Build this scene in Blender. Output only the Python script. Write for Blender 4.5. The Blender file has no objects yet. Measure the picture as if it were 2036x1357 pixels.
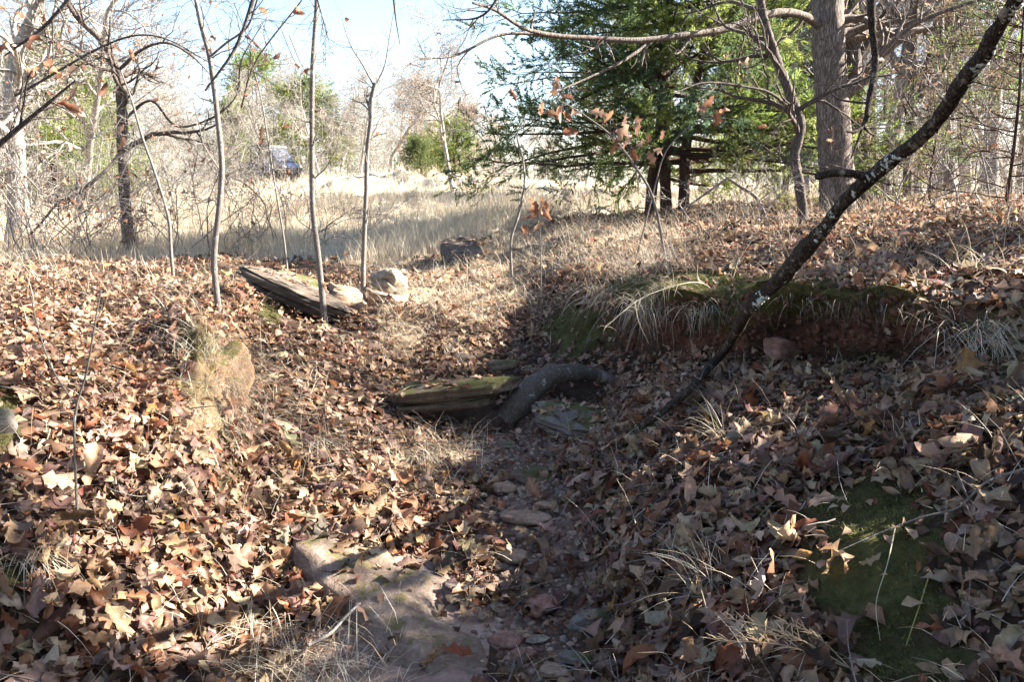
import bpy, bmesh, math, random
import numpy as np
from mathutils import Vector, Matrix
from mathutils.bvhtree import BVHTree

rng = np.random.default_rng(11)
random.seed(11)
SC = bpy.context.scene
COL = SC.collection

# ------------------------------------------------------------------ camera
EYE = 1.6
FOC = 1700.0
PITCH = math.radians(10.3)
cd = bpy.data.cameras.new('camera')
cam = bpy.data.objects.new('camera', cd)
COL.objects.link(cam)
cam.location = (0, 0, EYE)
cam.rotation_euler = (math.radians(90) - PITCH, 0, 0)
cd.sensor_width = 36
cd.lens = FOC / 2036 * 36
cd.clip_start = 0.05
cd.clip_end = 2000
SC.camera = cam

# ------------------------------------------------------------------ light
SUN_EL, SUN_AZ = 30.0, 78.0
SUN_STRENGTH, SKY_STRENGTH, EXPOSURE = 5.0, 0.05, 3.05
w = bpy.data.worlds.new('World')
SC.world = w
w.use_nodes = True
nt = w.node_tree
nt.nodes.clear()
out = nt.nodes.new('ShaderNodeOutputWorld')
bg = nt.nodes.new('ShaderNodeBackground')
sky = nt.nodes.new('ShaderNodeTexSky')
sky.sky_type = 'NISHITA'
sky.sun_disc = False
sky.sun_elevation = math.radians(SUN_EL)
sky.sun_rotation = math.radians(SUN_AZ)
sky.air_density = 0.85
sky.dust_density = 1.0
sky.ozone_density = 1.0
bg.inputs['Strength'].default_value = SKY_STRENGTH
nt.links.new(sky.outputs[0], bg.inputs[0])
nt.links.new(bg.outputs[0], out.inputs[0])
ld = bpy.data.lights.new('sun', 'SUN')
sun = bpy.data.objects.new('sun', ld)
COL.objects.link(sun)
ld.energy = SUN_STRENGTH
ld.angle = math.radians(0.5)
ld.color = (1.0, 0.93, 0.83)
_az, _el = math.radians(SUN_AZ), math.radians(SUN_EL)
TO_SUN = Vector((math.sin(_az) * math.cos(_el), math.cos(_az) * math.cos(_el), math.sin(_el)))
sun.rotation_euler = TO_SUN.to_track_quat('Z', 'Y').to_euler()
vs = SC.view_settings
vs.view_transform = 'Standard'
vs.look = 'None'
vs.exposure = EXPOSURE
vs.gamma = 1.0
vs.use_curve_mapping = False
SC.render.engine = 'CYCLES'
SC.cycles.max_bounces = 6
SC.cycles.diffuse_bounces = 3
SC.cycles.transparent_max_bounces = 4

# ------------------------------------------------------------------ maths helpers
FWD = np.array([0, math.cos(PITCH), -math.sin(PITCH)])
UPV = np.array([0, math.sin(PITCH), math.cos(PITCH)])
CAM = np.array([0, 0, EYE])

def ray(px, py):
    return np.array([(px - 1018) / FOC, 0, 0]) + (678.5 - py) / FOC * UPV + FWD

def P(px, py, Y):
    """Point on the sight line of a photograph pixel, Y metres in front of the viewer."""
    d = ray(px, py)
    return CAM + d * (Y / d[1])

def proj(pts):
    q = np.asarray(pts) - CAM
    z = q @ FWD
    z = np.where(z < 0.05, 0.05, z)
    return 1018 + FOC * q[:, 0] / z, 678.5 - FOC * (q @ UPV) / z

def _h(ix, iy, iz, seed):
    n = (ix * 374761393 + iy * 668265263 + iz * 2147483647 + seed * 974711) & 0xffffffff
    n = ((n ^ (n >> 13)) * 1274126177) & 0xffffffff
    n = n ^ (n >> 16)
    return (n & 0xffff) / 65535.0

def vnoise(p, freq=1.0, seed=0):
    p = np.asarray(p, float) * freq + 1000.0
    i = np.floor(p).astype(np.int64)
    f = p - i
    f = f * f * (3 - 2 * f)
    r = 0
    for dx in (0, 1):
        for dy in (0, 1):
            for dz in (0, 1):
                wgt = (f[:, 0] if dx else 1 - f[:, 0]) * (f[:, 1] if dy else 1 - f[:, 1]) * (f[:, 2] if dz else 1 - f[:, 2])
                r = r + wgt * _h(i[:, 0] + dx, i[:, 1] + dy, i[:, 2] + dz, seed)
    return r * 2 - 1

def fbm(p, freq=1.0, octaves=4, seed=0):
    a, s = 1.0, 0
    for k in range(octaves):
        s = s + a * vnoise(p, freq * 2 ** k, seed + k * 17)
        a *= 0.5
    return s

def nrm(v):
    v = np.asarray(v, float)
    return v / (np.linalg.norm(v, axis=-1, keepdims=True) + 1e-9)

# ------------------------------------------------------------------ mesh helpers
class MB:
    """collects pieces of geometry, then links them as ONE mesh object"""
    def __init__(s):
        s.v, s.f, s.c, s.n = [], [], [], 0
    def add(s, v, f, c=None):
        v = np.asarray(v, np.float32); f = np.asarray(f, np.int32)
        s.v.append(v); s.f.append(f + s.n)
        if c is not None:
            c = np.asarray(c, np.float32)
            if c.ndim == 1: c = np.tile(c, (len(v), 1))
            s.c.append(c)
        s.n += len(v)
    def mesh(s, name, mat, smooth=True):
        me = bpy.data.meshes.new(name)
        if not s.v:
            return me
        V = np.concatenate(s.v)
        quads = [a for a in s.f if a.ndim == 2 and a.shape[1] == 4]
        tris = [a for a in s.f if a.ndim == 2 and a.shape[1] == 3]
        Q = np.concatenate(quads) if quads else np.zeros((0, 4), np.int32)
        T = np.concatenate(tris) if tris else np.zeros((0, 3), np.int32)
        me.vertices.add(len(V)); me.vertices.foreach_set('co', V.ravel())
        nl = Q.size + T.size
        me.loops.add(nl)
        me.loops.foreach_set('vertex_index', np.concatenate([Q.ravel(), T.ravel()]).astype(np.int32))
        me.polygons.add(len(Q) + len(T))
        ls = np.concatenate([np.arange(len(Q)) * 4, Q.size + np.arange(len(T)) * 3]).astype(np.int32)
        me.polygons.foreach_set('loop_start', ls)
        me.update(calc_edges=True)
        if smooth:
            me.polygons.foreach_set('use_smooth', np.ones(len(me.polygons), bool))
        if s.c:
            C = np.concatenate(s.c)
            if len(C) == len(V):
                at = me.color_attributes.new('Col', 'FLOAT_COLOR', 'POINT')
                C4 = np.ones((len(V), 4), np.float32); C4[:, :3] = C[:, :3]
                at.data.foreach_set('color', C4.ravel())
        me.materials.append(mat)
        return me
    def build(s, name, mat, parent=None, smooth=True):
        return link(name, s.mesh(name, mat, smooth), parent)

def link(name, data, parent=None):
    o = bpy.data.objects.new(name, data)
    COL.objects.link(o)
    if parent is not None: o.parent = parent
    return o

def thing(name, label, cat, loc=(0, 0, 0), group=None):
    o = link(name, None)
    o.location = tuple(float(a) for a in loc); o.empty_display_size = 0.1
    o['label'] = label; o['category'] = cat
    if group: o['group'] = group
    return o

def tag(o, label=None, cat=None, group=None, kind=None):
    if label: o['label'] = label
    if cat: o['category'] = cat
    if group: o['group'] = group
    if kind: o['kind'] = kind
    return o

def rename(o, name):
    o.name = name

_mesh_copy_children = lambda r: [c for c in COL.objects if c.parent == r]
def copy_tree(root, loc, rz=0.0, sc=1.0, label=None, group=None):
    r = root.copy(); COL.objects.link(r)
    r.location = tuple(float(a) for a in loc); r.rotation_euler = (0, 0, rz); r.scale = (sc, sc, sc)
    if label: r['label'] = label
    if group: r['group'] = group
    for ch in root.children:
        c = ch.copy(); COL.objects.link(c); c.parent = r
        for g in ch.children:
            d = g.copy(); COL.objects.link(d); d.parent = c
    return r

def tube(mb, pts, rad, sides=6, col=None, rough=0.0, cap=True, flat=1.0):
    pts = np.asarray(pts, float); rad = np.asarray(rad, float)
    n = len(pts)
    t = np.gradient(pts, axis=0); t = nrm(t)
    d = np.abs(pts[-1] - pts[0]); ref = np.zeros(3); ref[int(np.argmin(d))] = 1
    a = nrm(np.cross(t, ref)); b = np.cross(t, a)
    th = np.arange(sides) * 2 * math.pi / sides
    rr = rad[:, None] * np.ones(sides)
    if rough:
        rr = rr * (1 + rough * rng.normal(size=(n, sides)))
    V = pts[:, None, :] + rr[..., None] * (np.cos(th)[None, :, None] * a[:, None, :] + flat * np.sin(th)[None, :, None] * b[:, None, :])
    V = V.reshape(-1, 3)
    i = np.arange(n - 1)[:, None] * sides; j = np.arange(sides)[None, :]; k = (j + 1) % sides
    F = np.stack([i + j, i + k, i + sides + k, i + sides + j], -1).reshape(-1, 4)
    mb.add(V, F, col)
    if cap and sides > 3:
        m = np.array([[n * sides - sides + x, n * sides - sides + (x + 1) % sides, 0] for x in range(sides)])
        c0 = np.vstack([V[-sides:], pts[-1:] + t[-1:] * rad[-1] * 0.4])
        ff = np.array([[x, (x + 1) % sides, sides] for x in range(sides)])
        mb.add(c0, ff, col)

def smooth_path(keys, n):
    """Catmull-Rom through the keys, n points (any number of columns)"""
    K = np.asarray(keys, float)
    m = len(K)
    K2 = np.vstack([2 * K[0] - K[1], K, 2 * K[-1] - K[-2]])
    u = np.linspace(0, m - 1, n); i = np.minimum(u.astype(int), m - 2); f = (u - i)[:, None]
    p0, p1, p2, p3 = K2[i], K2[i + 1], K2[i + 2], K2[i + 3]
    return 0.5 * ((2 * p1) + (-p0 + p2) * f + (2 * p0 - 5 * p1 + 4 * p2 - p3) * f ** 2 + (-p0 + 3 * p1 - 3 * p2 + p3) * f ** 3)

# ------------------------------------------------------------------ materials
def newmat(name, rough=0.9, spec=0.2):
    m = bpy.data.materials.new(name); m.use_nodes = True
    n = m.node_tree.nodes; l = m.node_tree.links
    b = n['Principled BSDF']
    b.inputs['Roughness'].default_value = rough
    b.inputs['Specular IOR Level'].default_value = spec
    return m, n, l, b

def N(n, t, **kw):
    x = n.new(t)
    for k, v in kw.items():
        if k in x.inputs: x.inputs[k].default_value = v
        else: setattr(x, k, v)
    return x

def ramp(n, stops):
    r = n.new('ShaderNodeValToRGB')
    e = r.color_ramp.elements
    while len(e) < len(stops): e.new(0.5)
    for k, (p, c) in enumerate(stops):
        e[k].position = p
        e[k].color = (*c, 1) if len(c) == 3 else c
    return r

def mixc(n, l, a, b, fac, mode='MIX'):
    m = n.new('ShaderNodeMix'); m.data_type = 'RGBA'; m.blend_type = mode
    def put(sock, v):
        if hasattr(v, 'links') or hasattr(v, 'is_output'): l.new(v, sock)
        else: sock.default_value = (*v, 1) if isinstance(v, tuple) else v
    put(m.inputs['Factor'], fac); put(m.inputs['A'], a); put(m.inputs['B'], b)
    return m.outputs['Result']

def bump(n, l, b, h, strength=0.5, dist=0.01):
    bp = n.new('ShaderNodeBump'); bp.inputs['Strength'].default_value = strength; bp.inputs['Distance'].default_value = dist
    l.new(h, bp.inputs['Height']); l.new(bp.outputs[0], b.inputs['Normal'])
    return bp

def mat_bark(name, dark, light, scale=18, stretch=0.22, lichen=None, lich_amt=0.6, depth=0.012):
    m, n, l, b = newmat(name, 0.95, 0.1)
    tc = N(n, 'ShaderNodeTexCoord'); mp = N(n, 'ShaderNodeMapping')
    mp.inputs['Scale'].default_value = (1, 1, stretch)
    l.new(tc.outputs['Object'], mp.inputs['Vector'])
    v = N(n, 'ShaderNodeTexVoronoi', Scale=scale * 1.6); v.feature = 'DISTANCE_TO_EDGE'
    nz = N(n, 'ShaderNodeTexNoise', Scale=scale, Detail=6.0, Roughness=0.65)
    wrp = N(n, 'ShaderNodeVectorMath'); wrp.operation = 'MULTIPLY_ADD'
    l.new(mp.outputs[0], nz.inputs['Vector'])
    l.new(nz.outputs['Color'], wrp.inputs[0]); wrp.inputs[1].default_value = (.12, .12, .12); l.new(mp.outputs[0], wrp.inputs[2])
    l.new(wrp.outputs[0], v.inputs['Vector'])
    mu = N(n, 'ShaderNodeMath'); mu.operation = 'MULTIPLY'; l.new(v.outputs['Distance'], mu.inputs[0]); l.new(nz.outputs['Fac'], mu.inputs[1])
    r = ramp(n, [(0.0, dark), (0.09, tuple((a + c) / 2 for a, c in zip(dark, light))), (0.28, light)])
    l.new(mu.outputs[0], r.inputs[0])
    c = r.outputs[0]
    if lichen:
        n2 = N(n, 'ShaderNodeTexNoise', Scale=scale * 0.5, Detail=5.0, Roughness=0.7)
        l.new(tc.outputs['Object'], n2.inputs['Vector'])
        r2 = ramp(n, [(lich_amt, (0, 0, 0)), (lich_amt + 0.05, (1, 1, 1))])
        l.new(n2.outputs['Fac'], r2.inputs[0])
        c = mixc(n, l, c, lichen, r2.outputs[0])
    l.new(c, b.inputs['Base Color'])
    bump(n, l, b, mu.outputs[0], 1.0, depth)
    return m

def mat_leaf(name, gloss=0.35, trans=0.35):
    m, n, l, b = newmat(name, 0.55, 0.25)
    at = N(n, 'ShaderNodeAttribute'); at.attribute_name = 'Col'
    oi = N(n, 'ShaderNodeObjectInfo')
    tc = N(n, 'ShaderNodeTexCoord')
    nz = N(n, 'ShaderNodeTexNoise', Scale=45.0, Detail=4.0, Roughness=0.6); l.new(tc.outputs['Object'], nz.inputs['Vector'])
    r = ramp(n, [(0.3, (.62, .58, .55)), (0.55, (1, 1, 1)), (0.75, (1.15, 1.1, 1.02))]); l.new(nz.outputs['Fac'], r.inputs[0])
    c1 = mixc(n, l, at.outputs['Color'], oi.outputs['Color'], 1.0, 'MULTIPLY')
    c2 = mixc(n, l, c1, r.outputs[0], 1.0, 'MULTIPLY')
    l.new(c2, b.inputs['Base Color'])
    bump(n, l, b, nz.outputs['Fac'], 0.35, 0.004)
    tr = N(n, 'ShaderNodeBsdfTranslucent'); l.new(c2, tr.inputs['Color'])
    mx = N(n, 'ShaderNodeMixShader'); mx.inputs[0].default_value = trans
    l.new(b.outputs[0], mx.inputs[1]); l.new(tr.outputs[0], mx.inputs[2])
    l.new(mx.outputs[0], n['Material Output'].inputs['Surface'])
    return m

def mat_vcol(name, rough=0.9, trans=0.0, var=0.3, scale=30, bumpd=0.0, spec=0.15):
    m, n, l, b = newmat(name, rough, spec)
    at = N(n, 'ShaderNodeAttribute'); at.attribute_name = 'Col'
    tc = N(n, 'ShaderNodeTexCoord')
    nz = N(n, 'ShaderNodeTexNoise', Scale=scale, Detail=8.0, Roughness=0.7); l.new(tc.outputs['Object'], nz.inputs['Vector'])
    r = ramp(n, [(0.3, (1 - var,) * 3), (0.7, (1 + var,) * 3)]); l.new(nz.outputs['Fac'], r.inputs[0])
    c = mixc(n, l, at.outputs['Color'], r.outputs[0], 1.0, 'MULTIPLY')
    l.new(c, b.inputs['Base Color'])
    if bumpd: bump(n, l, b, nz.outputs['Fac'], 1.0, bumpd)
    if trans:
        tr = N(n, 'ShaderNodeBsdfTranslucent'); l.new(c, tr.inputs['Color'])
        mx = N(n, 'ShaderNodeMixShader'); mx.inputs[0].default_value = trans
        l.new(b.outputs[0], mx.inputs[1]); l.new(tr.outputs[0], mx.inputs[2])
        l.new(mx.outputs[0], n['Material Output'].inputs['Surface'])
    return m

def mat_rock(name, cols, moss=0.0, mosscol=(.062, .060, .02), strata=18.0, scale=6.0, depth=0.02):
    m, n, l, b = newmat(name, 0.95, 0.12)
    tc = N(n, 'ShaderNodeTexCoord')
    nz = N(n, 'ShaderNodeTexNoise', Scale=scale, Detail=9.0, Roughness=0.68); l.new(tc.outputs['Object'], nz.inputs['Vector'])
    mp = N(n, 'ShaderNodeMapping'); mp.inputs['Scale'].default_value = (1, 1, strata / 2); l.new(tc.outputs['Object'], mp.inputs['Vector'])
    n2 = N(n, 'ShaderNodeTexNoise', Scale=4.0, Detail=6.0, Roughness=0.6); l.new(mp.outputs[0], n2.inputs['Vector'])
    ad = N(n, 'ShaderNodeMath'); ad.operation = 'ADD'; l.new(nz.outputs['Fac'], ad.inputs[0]); l.new(n2.outputs['Fac'], ad.inputs[1])
    ml = N(n, 'ShaderNodeMath'); ml.operation = 'MULTIPLY'; ml.inputs[1].default_value = 0.5; l.new(ad.outputs[0], ml.inputs[0])
    k = len(cols)
    r = ramp(n, [(0.32 + 0.36 * i / (k - 1), c) for i, c in enumerate(cols)]); l.new(ml.outputs[0], r.inputs[0])
    c = r.outputs[0]
    n3 = N(n, 'ShaderNodeTexNoise', Scale=60.0, Detail=4.0, Roughness=0.7); l.new(tc.outputs['Object'], n3.inputs['Vector'])
    r3 = ramp(n, [(0.35, (.7, .7, .7)), (0.65, (1.2, 1.2, 1.2))]); l.new(n3.outputs['Fac'], r3.inputs[0])
    c = mixc(n, l, c, r3.outputs[0], 1.0, 'MULTIPLY')
    if moss:
        g = N(n, 'ShaderNodeNewGeometry'); sp = N(n, 'ShaderNodeSeparateXYZ'); l.new(g.outputs['Normal'], sp.inputs[0])
        n4 = N(n, 'ShaderNodeTexNoise', Scale=scale * 1.4, Detail=6.0, Roughness=0.7); l.new(tc.outputs['Object'], n4.inputs['Vector'])
        a2 = N(n, 'ShaderNodeMath'); a2.operation = 'MULTIPLY_ADD'; a2.inputs[1].default_value = 0.35; l.new(sp.outputs['Z'], a2.inputs[0]); l.new(n4.outputs['Fac'], a2.inputs[2])
        r4 = ramp(n, [(0.86 - moss * 0.3, (0, 0, 0)), (0.95 - moss * 0.3, (1, 1, 1))]); l.new(a2.outputs[0], r4.inputs[0])
        c = mixc(n, l, c, mosscol, r4.outputs[0])
    l.new(c, b.inputs['Base Color'])
    bump(n, l, b, ml.outputs[0], 1.0, depth)
    return m

M = {}
M['oak_bark'] = mat_bark('oak_bark', (.06, .045, .038), (.34, .29, .25), 22, .18, (.40, .43, .38), .66, .02)
M['sapling_bark'] = mat_bark('sapling_bark', (.10, .085, .075), (.30, .27, .24), 40, .3, (.42, .44, .42), .6, .003)
M['pale_bark'] = mat_bark('pale_bark', (.16, .14, .12), (.48, .445, .40), 16, .3, (.6, .6, .57), .62, .01)
M['grey_bark'] = mat_bark('grey_bark', (.12, .10, .09), (.36, .32, .29), 14, .3, (.42, .42, .40), .6, .01)
M['rough_bark'] = mat_bark('rough_bark', (.035, .028, .025), (.24, .20, .175), 30, .35, (.34, .35, .33), .68, .015)
M['juniper_bark'] = mat_bark('juniper_bark', (.03, .018, .014), (.16, .10, .075), 24, .1, None, .6, .01)
M['dead_wood'] = mat_bark('dead_wood', (.010, .007, .006), (.14, .108, .085), 30, .5, (.24, .20, .16), .58, .018)
M['root_wood'] = mat_bark('root_wood', (.05, .04, .034), (.20, .17, .145), 34, .35, (.27, .265, .25), .60, .006)
M['lichen'] = mat_rock('lichen', [(.28, .32, .29), (.42, .46, .43), (.55, .58, .55)], 0, scale=30, depth=.003)
M['leaf'] = mat_leaf('dry_leaf')
M['grass'] = mat_vcol('dry_grass', 0.7, 0.3, 0.2, 8)
M['needles'] = mat_vcol('juniper_foliage', 0.6, 0.5, 0.25, 2.5)
M['moss'] = mat_vcol('moss', 0.95, 0.2, 0.3, 40)
M['ground'] = mat_vcol('ground', 0.97, 0, 0.45, 22, 0.03, 0.05)
M['sandstone'] = mat_rock('sandstone', [(.045, .036, .03), (.12, .095, .075), (.22, .18, .14)], 0)
M['sandstone_mossy'] = mat_rock('sandstone_mossy', [(.05, .038, .03), (.13, .10, .07), (.22, .18, .13)], .28)
M['grey_stone'] = mat_rock('grey_stone', [(.08, .07, .065), (.16, .14, .125), (.26, .235, .21)], .35, (.08, .08, .03))
M['bedrock'] = mat_rock('bedrock', [(.09, .062, .047), (.19, .14, .11), (.30, .235, .19)], .08, (.13, .11, .05), strata=4, scale=9, depth=.035)
M['tan_stone'] = mat_rock('tan_stone', [(.14, .09, .06), (.27, .185, .13), (.38, .28, .21)], 0, scale=12)
M['red_stone'] = mat_rock('red_stone', [(.12, .06, .045), (.24, .13, .10), (.34, .22, .17)], 0, scale=12)
M['white_stone'] = mat_rock('white_stone', [(.10, .075, .055), (.24, .20, .15), (.38, .33, .27)], 0, scale=12)

def walk(p, d, length, n, r_, wig, up):
    pts = [np.array(p, float)]; d = nrm(d); st = length / (n - 1)
    for k in range(n - 1):
        d = nrm(d + r_.normal(0, wig, 3) + np.array([0, 0, up]))
        pts.append(pts[-1] + d * st)
    return np.array(pts)

# ------------------------------------------------------------------ the terrain: profiles of the gully and its banks
COLS = {
 -4200: [(1357,1.5),(1200,1.6),(1050,1.75),(900,2.0),(780,2.4),(690,3.1),(600,4.4),(540,7.6),(512,10.6),(480,14),(440,18),(395,34),(374,55)],
 -900: [(1357,1.8),(1200,1.95),(1050,2.1),(900,2.4),(780,2.8),(690,3.5),(600,4.8),(540,7.8),(512,10.6),(480,14),(440,18),(395,34),(374,55)],
 0:    [(1357,2.2),(1200,2.35),(1050,2.6),(900,2.9),(780,3.3),(690,4.0),(600,5.2),(540,8.2),(512,11),(480,14),(440,18),(395,34),(372,55)],
 250:  [(1357,2.35),(1200,2.6),(1050,2.9),(900,3.2),(780,3.7),(690,4.4),(600,5.6),(540,8.3),(512,11),(480,14),(440,18),(390,34),(366,55)],
 395:  [(1357,2.48),(1200,2.78),(1050,3.1),(900,3.42),(780,3.85),(680,4.3),(605,5.5),(545,8.0),(514,11),(478,14.1),(436,18),(386,34),(362,53)],
 480:  [(1357,2.55),(1200,2.9),(1050,3.32),(900,3.95),(780,4.5),(690,5.1),(600,6.1),(545,8.3),(514,11),(475,14.2),(432,18),(382,34),(358,52)],
 600:  [(1357,2.6),(1200,2.98),(1050,3.42),(900,4.05),(780,4.65),(690,5.3),(640,5.95),(570,7.7),(516,11),(470,14.5),(428,18),(376,34),(356,50)],
 720:  [(1357,2.6),(1200,3.0),(1050,3.5),(900,4.25),(790,4.9),(700,5.6),(635,6.3),(575,7.8),(508,11),(465,14.5),(420,18),(372,33),(357,48)],
 880:  [(1357,2.6),(1200,3.05),(1050,3.65),(910,4.45),(815,5.1),(705,5.8),(635,6.5),(575,7.9),(493,10.6),(452,14.5),(412,19),(372,32),(360,48)],
 1030: [(1357,2.6),(1200,3.05),(1050,3.65),(910,4.45),(830,5.1),(730,5.9),(650,6.6),(565,7.9),(485,10),(445,13),(408,20),(378,34),(366,50)],
 1180: [(1357,2.55),(1200,3.0),(1050,3.5),(900,4.2),(820,5.0),(725,5.75),(620,6.15),(548,7.0),(480,9.2),(438,13),(405,20),(384,34),(376,50)],
 1330: [(1357,2.28),(1200,2.63),(1050,3.08),(900,3.7),(790,4.4),(708,5.3),(576,5.02),(545,5.7),(475,8.2),(432,13),(404,20),(388,34),(380,50)],
 1430: [(1357,2.14),(1200,2.46),(1050,2.86),(900,3.45),(790,4.15),(700,5.05),(590,4.86),(552,5.5),(472,7.9),(428,12.5),(403,20),(388,34),(380,50)],
 1530: [(1357,2.02),(1200,2.35),(1050,2.72),(900,3.3),(790,3.95),(722,4.8),(568,4.42),(545,5.2),(468,7.6),(425,12),(402,20),(388,34),(380,50)],
 1650: [(1357,1.96),(1200,2.25),(1050,2.58),(900,3.08),(790,3.7),(730,4.55),(588,4.3),(550,4.9),(460,7.3),(420,11.5),(401,19.5),(388,34),(380,50)],
 1780: [(1357,1.9),(1200,2.15),(1050,2.47),(900,2.9),(790,3.5),(726,4.25),(566,3.88),(545,4.5),(450,7),(415,11),(400,19),(388,34),(380,50)],
 1890: [(1357,1.83),(1200,2.05),(1050,2.33),(900,2.7),(790,3.2),(700,3.8),(612,3.78),(540,4.3),(446,6.5),(412,10.5),(398,18.5),(387,34),(380,50)],
 2036: [(1357,1.78),(1200,1.95),(1050,2.2),(900,2.5),(790,2.9),(700,3.35),(600,3.65),(520,4.1),(440,6),(410,10),(396,18),(386,34),(380,50)],
 2800: [(1357,1.6),(1200,1.75),(1050,1.9),(900,2.1),(790,2.35),(700,2.65),(590,3.0),(480,3.6),(410,5.5),(390,9),(385,16),(382,32),(380,50)],
 6200: [(1357,1.3),(1200,1.4),(1050,1.55),(900,1.8),(790,2.05),(680,2.35),(560,2.8),(430,3.4),(380,5.3),(370,9),(370,16),(375,32),(376,50)],
}
cx = sorted(COLS)
grid = []
for px in cx:
    pts = [P(px, py, Y) for py, Y in COLS[px]]
    p2 = pts[0]
    fx = p2[0] / p2[1]
    front = [np.array([fx * 9.0, -14, p2[2] + 0.1]), np.array([fx * 2.6, -2.0, p2[2] - 0.03]), np.array([p2[0] * 0.93, 1.3, p2[2] - .02])]
    e = pts[-1]
    back = [np.array([e[0] * 2, e[1] * 2, e[2] + 0.6]), np.array([e[0] * 14, e[1] * 14, e[2] + 1.0])]
    grid.append(front + pts + back)
grid = np.array(grid)                       # columns x keys x 3
# limit the sideways reach of the widest columns
nseg_v = [4, 8, 12, 26, 26, 28, 28, 30, 34, 30, 26, 22, 18, 16, 10, 6, 3]
def pchip1(K, counts):
    out_ = []
    K = np.asarray(K, float)
    m = K.shape[0]
    d = np.diff(K, axis=0)
    s = np.zeros_like(K)
    s[1:-1] = np.where(d[:-1] * d[1:] > 0, 2 * d[:-1] * d[1:] / (d[:-1] + d[1:] + 1e-12), 0)
    s[0] = d[0]; s[-1] = d[-1]
    for i in range(m - 1):
        f = np.linspace(0, 1, counts[i], endpoint=False).reshape((-1,) + (1,) * (K.ndim - 1))
        h00 = 2 * f ** 3 - 3 * f ** 2 + 1; h10 = f ** 3 - 2 * f ** 2 + f; h01 = -2 * f ** 3 + 3 * f ** 2; h11 = f ** 3 - f ** 2
        out_.append(h00 * K[i] + h10 * s[i] + h01 * K[i + 1] + h11 * s[i + 1])
    out_.append(K[-1:])
    return np.concatenate(out_)
assert len(nseg_v) == grid.shape[1] - 1, (len(nseg_v), grid.shape)
g1 = pchip1(grid.transpose(1, 0, 2), nseg_v)              # rows x columns x 3
cu = [4, 14] + [max(8, int((cx[i + 1] - cx[i]) / 6.0)) for i in range(2, len(cx) - 3)] + [18, 4]
g2 = pchip1(g1.transpose(1, 0, 2), cu)                    # cols x rows x 3
U, Vn = g2.shape[:2]
TV = g2.reshape(-1, 3).copy()
dist = np.linalg.norm(TV[:, :2], axis=1)
amp = np.clip(dist * 0.006, 0.012, 0.10)
TV[:, 2] += amp * fbm(TV, 3.2, 4, 3) * np.where(dist > 30, 1.5, 1)
TV[:, 1] += np.where(dist < 9, 0.035 * fbm(TV, 5.0, 4, 9), 0)
TV[:, 1] += np.where((dist < 7) & (TV[:, 0] > .5), 0.10 * fbm(TV, 2.6, 3, 19), 0)

def masks_moss(px, py):
    d = np.minimum(((px - 1740) / 150) ** 2 + ((py - 1160) / 200) ** 2, ((px - 1560) / 230) ** 2 + ((py - 600) / 50) ** 2)
    return np.clip(1.4 - d, 0, 1)
def bumpat(px, py, Y, r, h, ry=None):
    c = P(px, py, Y)
    dx = (TV[:, 0] - c[0]) / r; dy = (TV[:, 1] - c[1]) / (ry or r)
    TV[:, 2] += h * np.exp(-(dx * dx + dy * dy))
bumpat(900, 830, 5.05, .24, -.16, .17)      # hollow under the middle slab
bumpat(1000, 835, 5.05, .15, -.08, .13)
bumpat(1170, 790, 5.35, .2, -.14, .13)     # hollow behind the root
bumpat(600, 640, 6.35, .22, -.10, .18)      # hollow under the left slab
bumpat(1730, 1180, 2.35, .20, .09, .22)     # mossy hump
bumpat(1950, 720, 3.2, .16, .07, .2)
bumpat(500, 620, 6.0, .25, .07, .25)
for (x_, y_, Y_) in ((360, 680, 4.75), (385, 740, 4.45), (405, 800, 4.15), (430, 850, 3.95)):
    bumpat(x_, y_, Y_, .12, .11, .15)
bumpat(1290, 560, 5.7, .3, .05, .25)
bumpat(40, 820, 2.9, .16, -.06, .16)
bumpat(850, 372, 34, 4.5, .35, 3)           # low mound on the meadow's crest
bumpat(700, 375, 34, 5, .25, 3)
# cushions under the moss
_px, _py = proj(TV)
_m = masks_moss(_px, _py) * (TV[:, 1] > .3) * (dist < 9)
TV[:, 2] += _m * .022 * np.abs(fbm(TV, 12, 3, 23))
i = np.arange(U - 1)[:, None] * Vn; j = np.arange(Vn - 1)[None, :]
TF = np.stack([i + j, i + Vn + j, i + Vn + j + 1, i + j + 1], -1).reshape(-1, 4)
bvh = BVHTree.FromPolygons([Vector(v) for v in TV.tolist()], TF.tolist())

def G(px, py, lift=0.0):
    """the ground point seen at a photograph pixel"""
    d = ray(px, py); d = d / np.linalg.norm(d)
    h = bvh.ray_cast(Vector(CAM), Vector(d), 500)
    if h[0] is None:
        return P(px, py, 60)
    return np.array(h[0]) + np.array([0, 0, lift])

def ground_z(x, y, default=1.2):
    h = bvh.ray_cast(Vector((x, y, 30)), Vector((0, 0, -1)), 100)
    return (h[0][2], h[1]) if h[0] is not None else (default, Vector((0, 0, 1)))

# face data for scattering
a_, b_, c_, d_ = (TV[TF[:, k]] for k in range(4))
FN = np.cross(c_ - a_, d_ - b_); FA = np.linalg.norm(FN, axis=1) / 2; FN = nrm(FN)
FN[FN[:, 2] < 0] *= -1
FC = (a_ + b_ + c_ + d_) / 4
FPX, FPY = proj(FC)
FD = np.linalg.norm(FC[:, :2], axis=1)
FRONT = FC[:, 1] > 0.3
VIS = FRONT & (FPX > -250) & (FPX < 2290) & (FPY > 250) & (FPY < 1560)

def sm(x, a, b):
    t = np.clip((x - a) / (b - a), 0, 1); return t * t * (3 - 2 * t)
def blob(px, py, x0, y0, rx, ry, soft=.35, nz=None):
    d = np.sqrt(((px - x0) / rx) ** 2 + ((py - y0) / ry) ** 2)
    if nz is not None: d = d + nz
    return 1 - sm(d, 1 - soft, 1 + soft)

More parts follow.
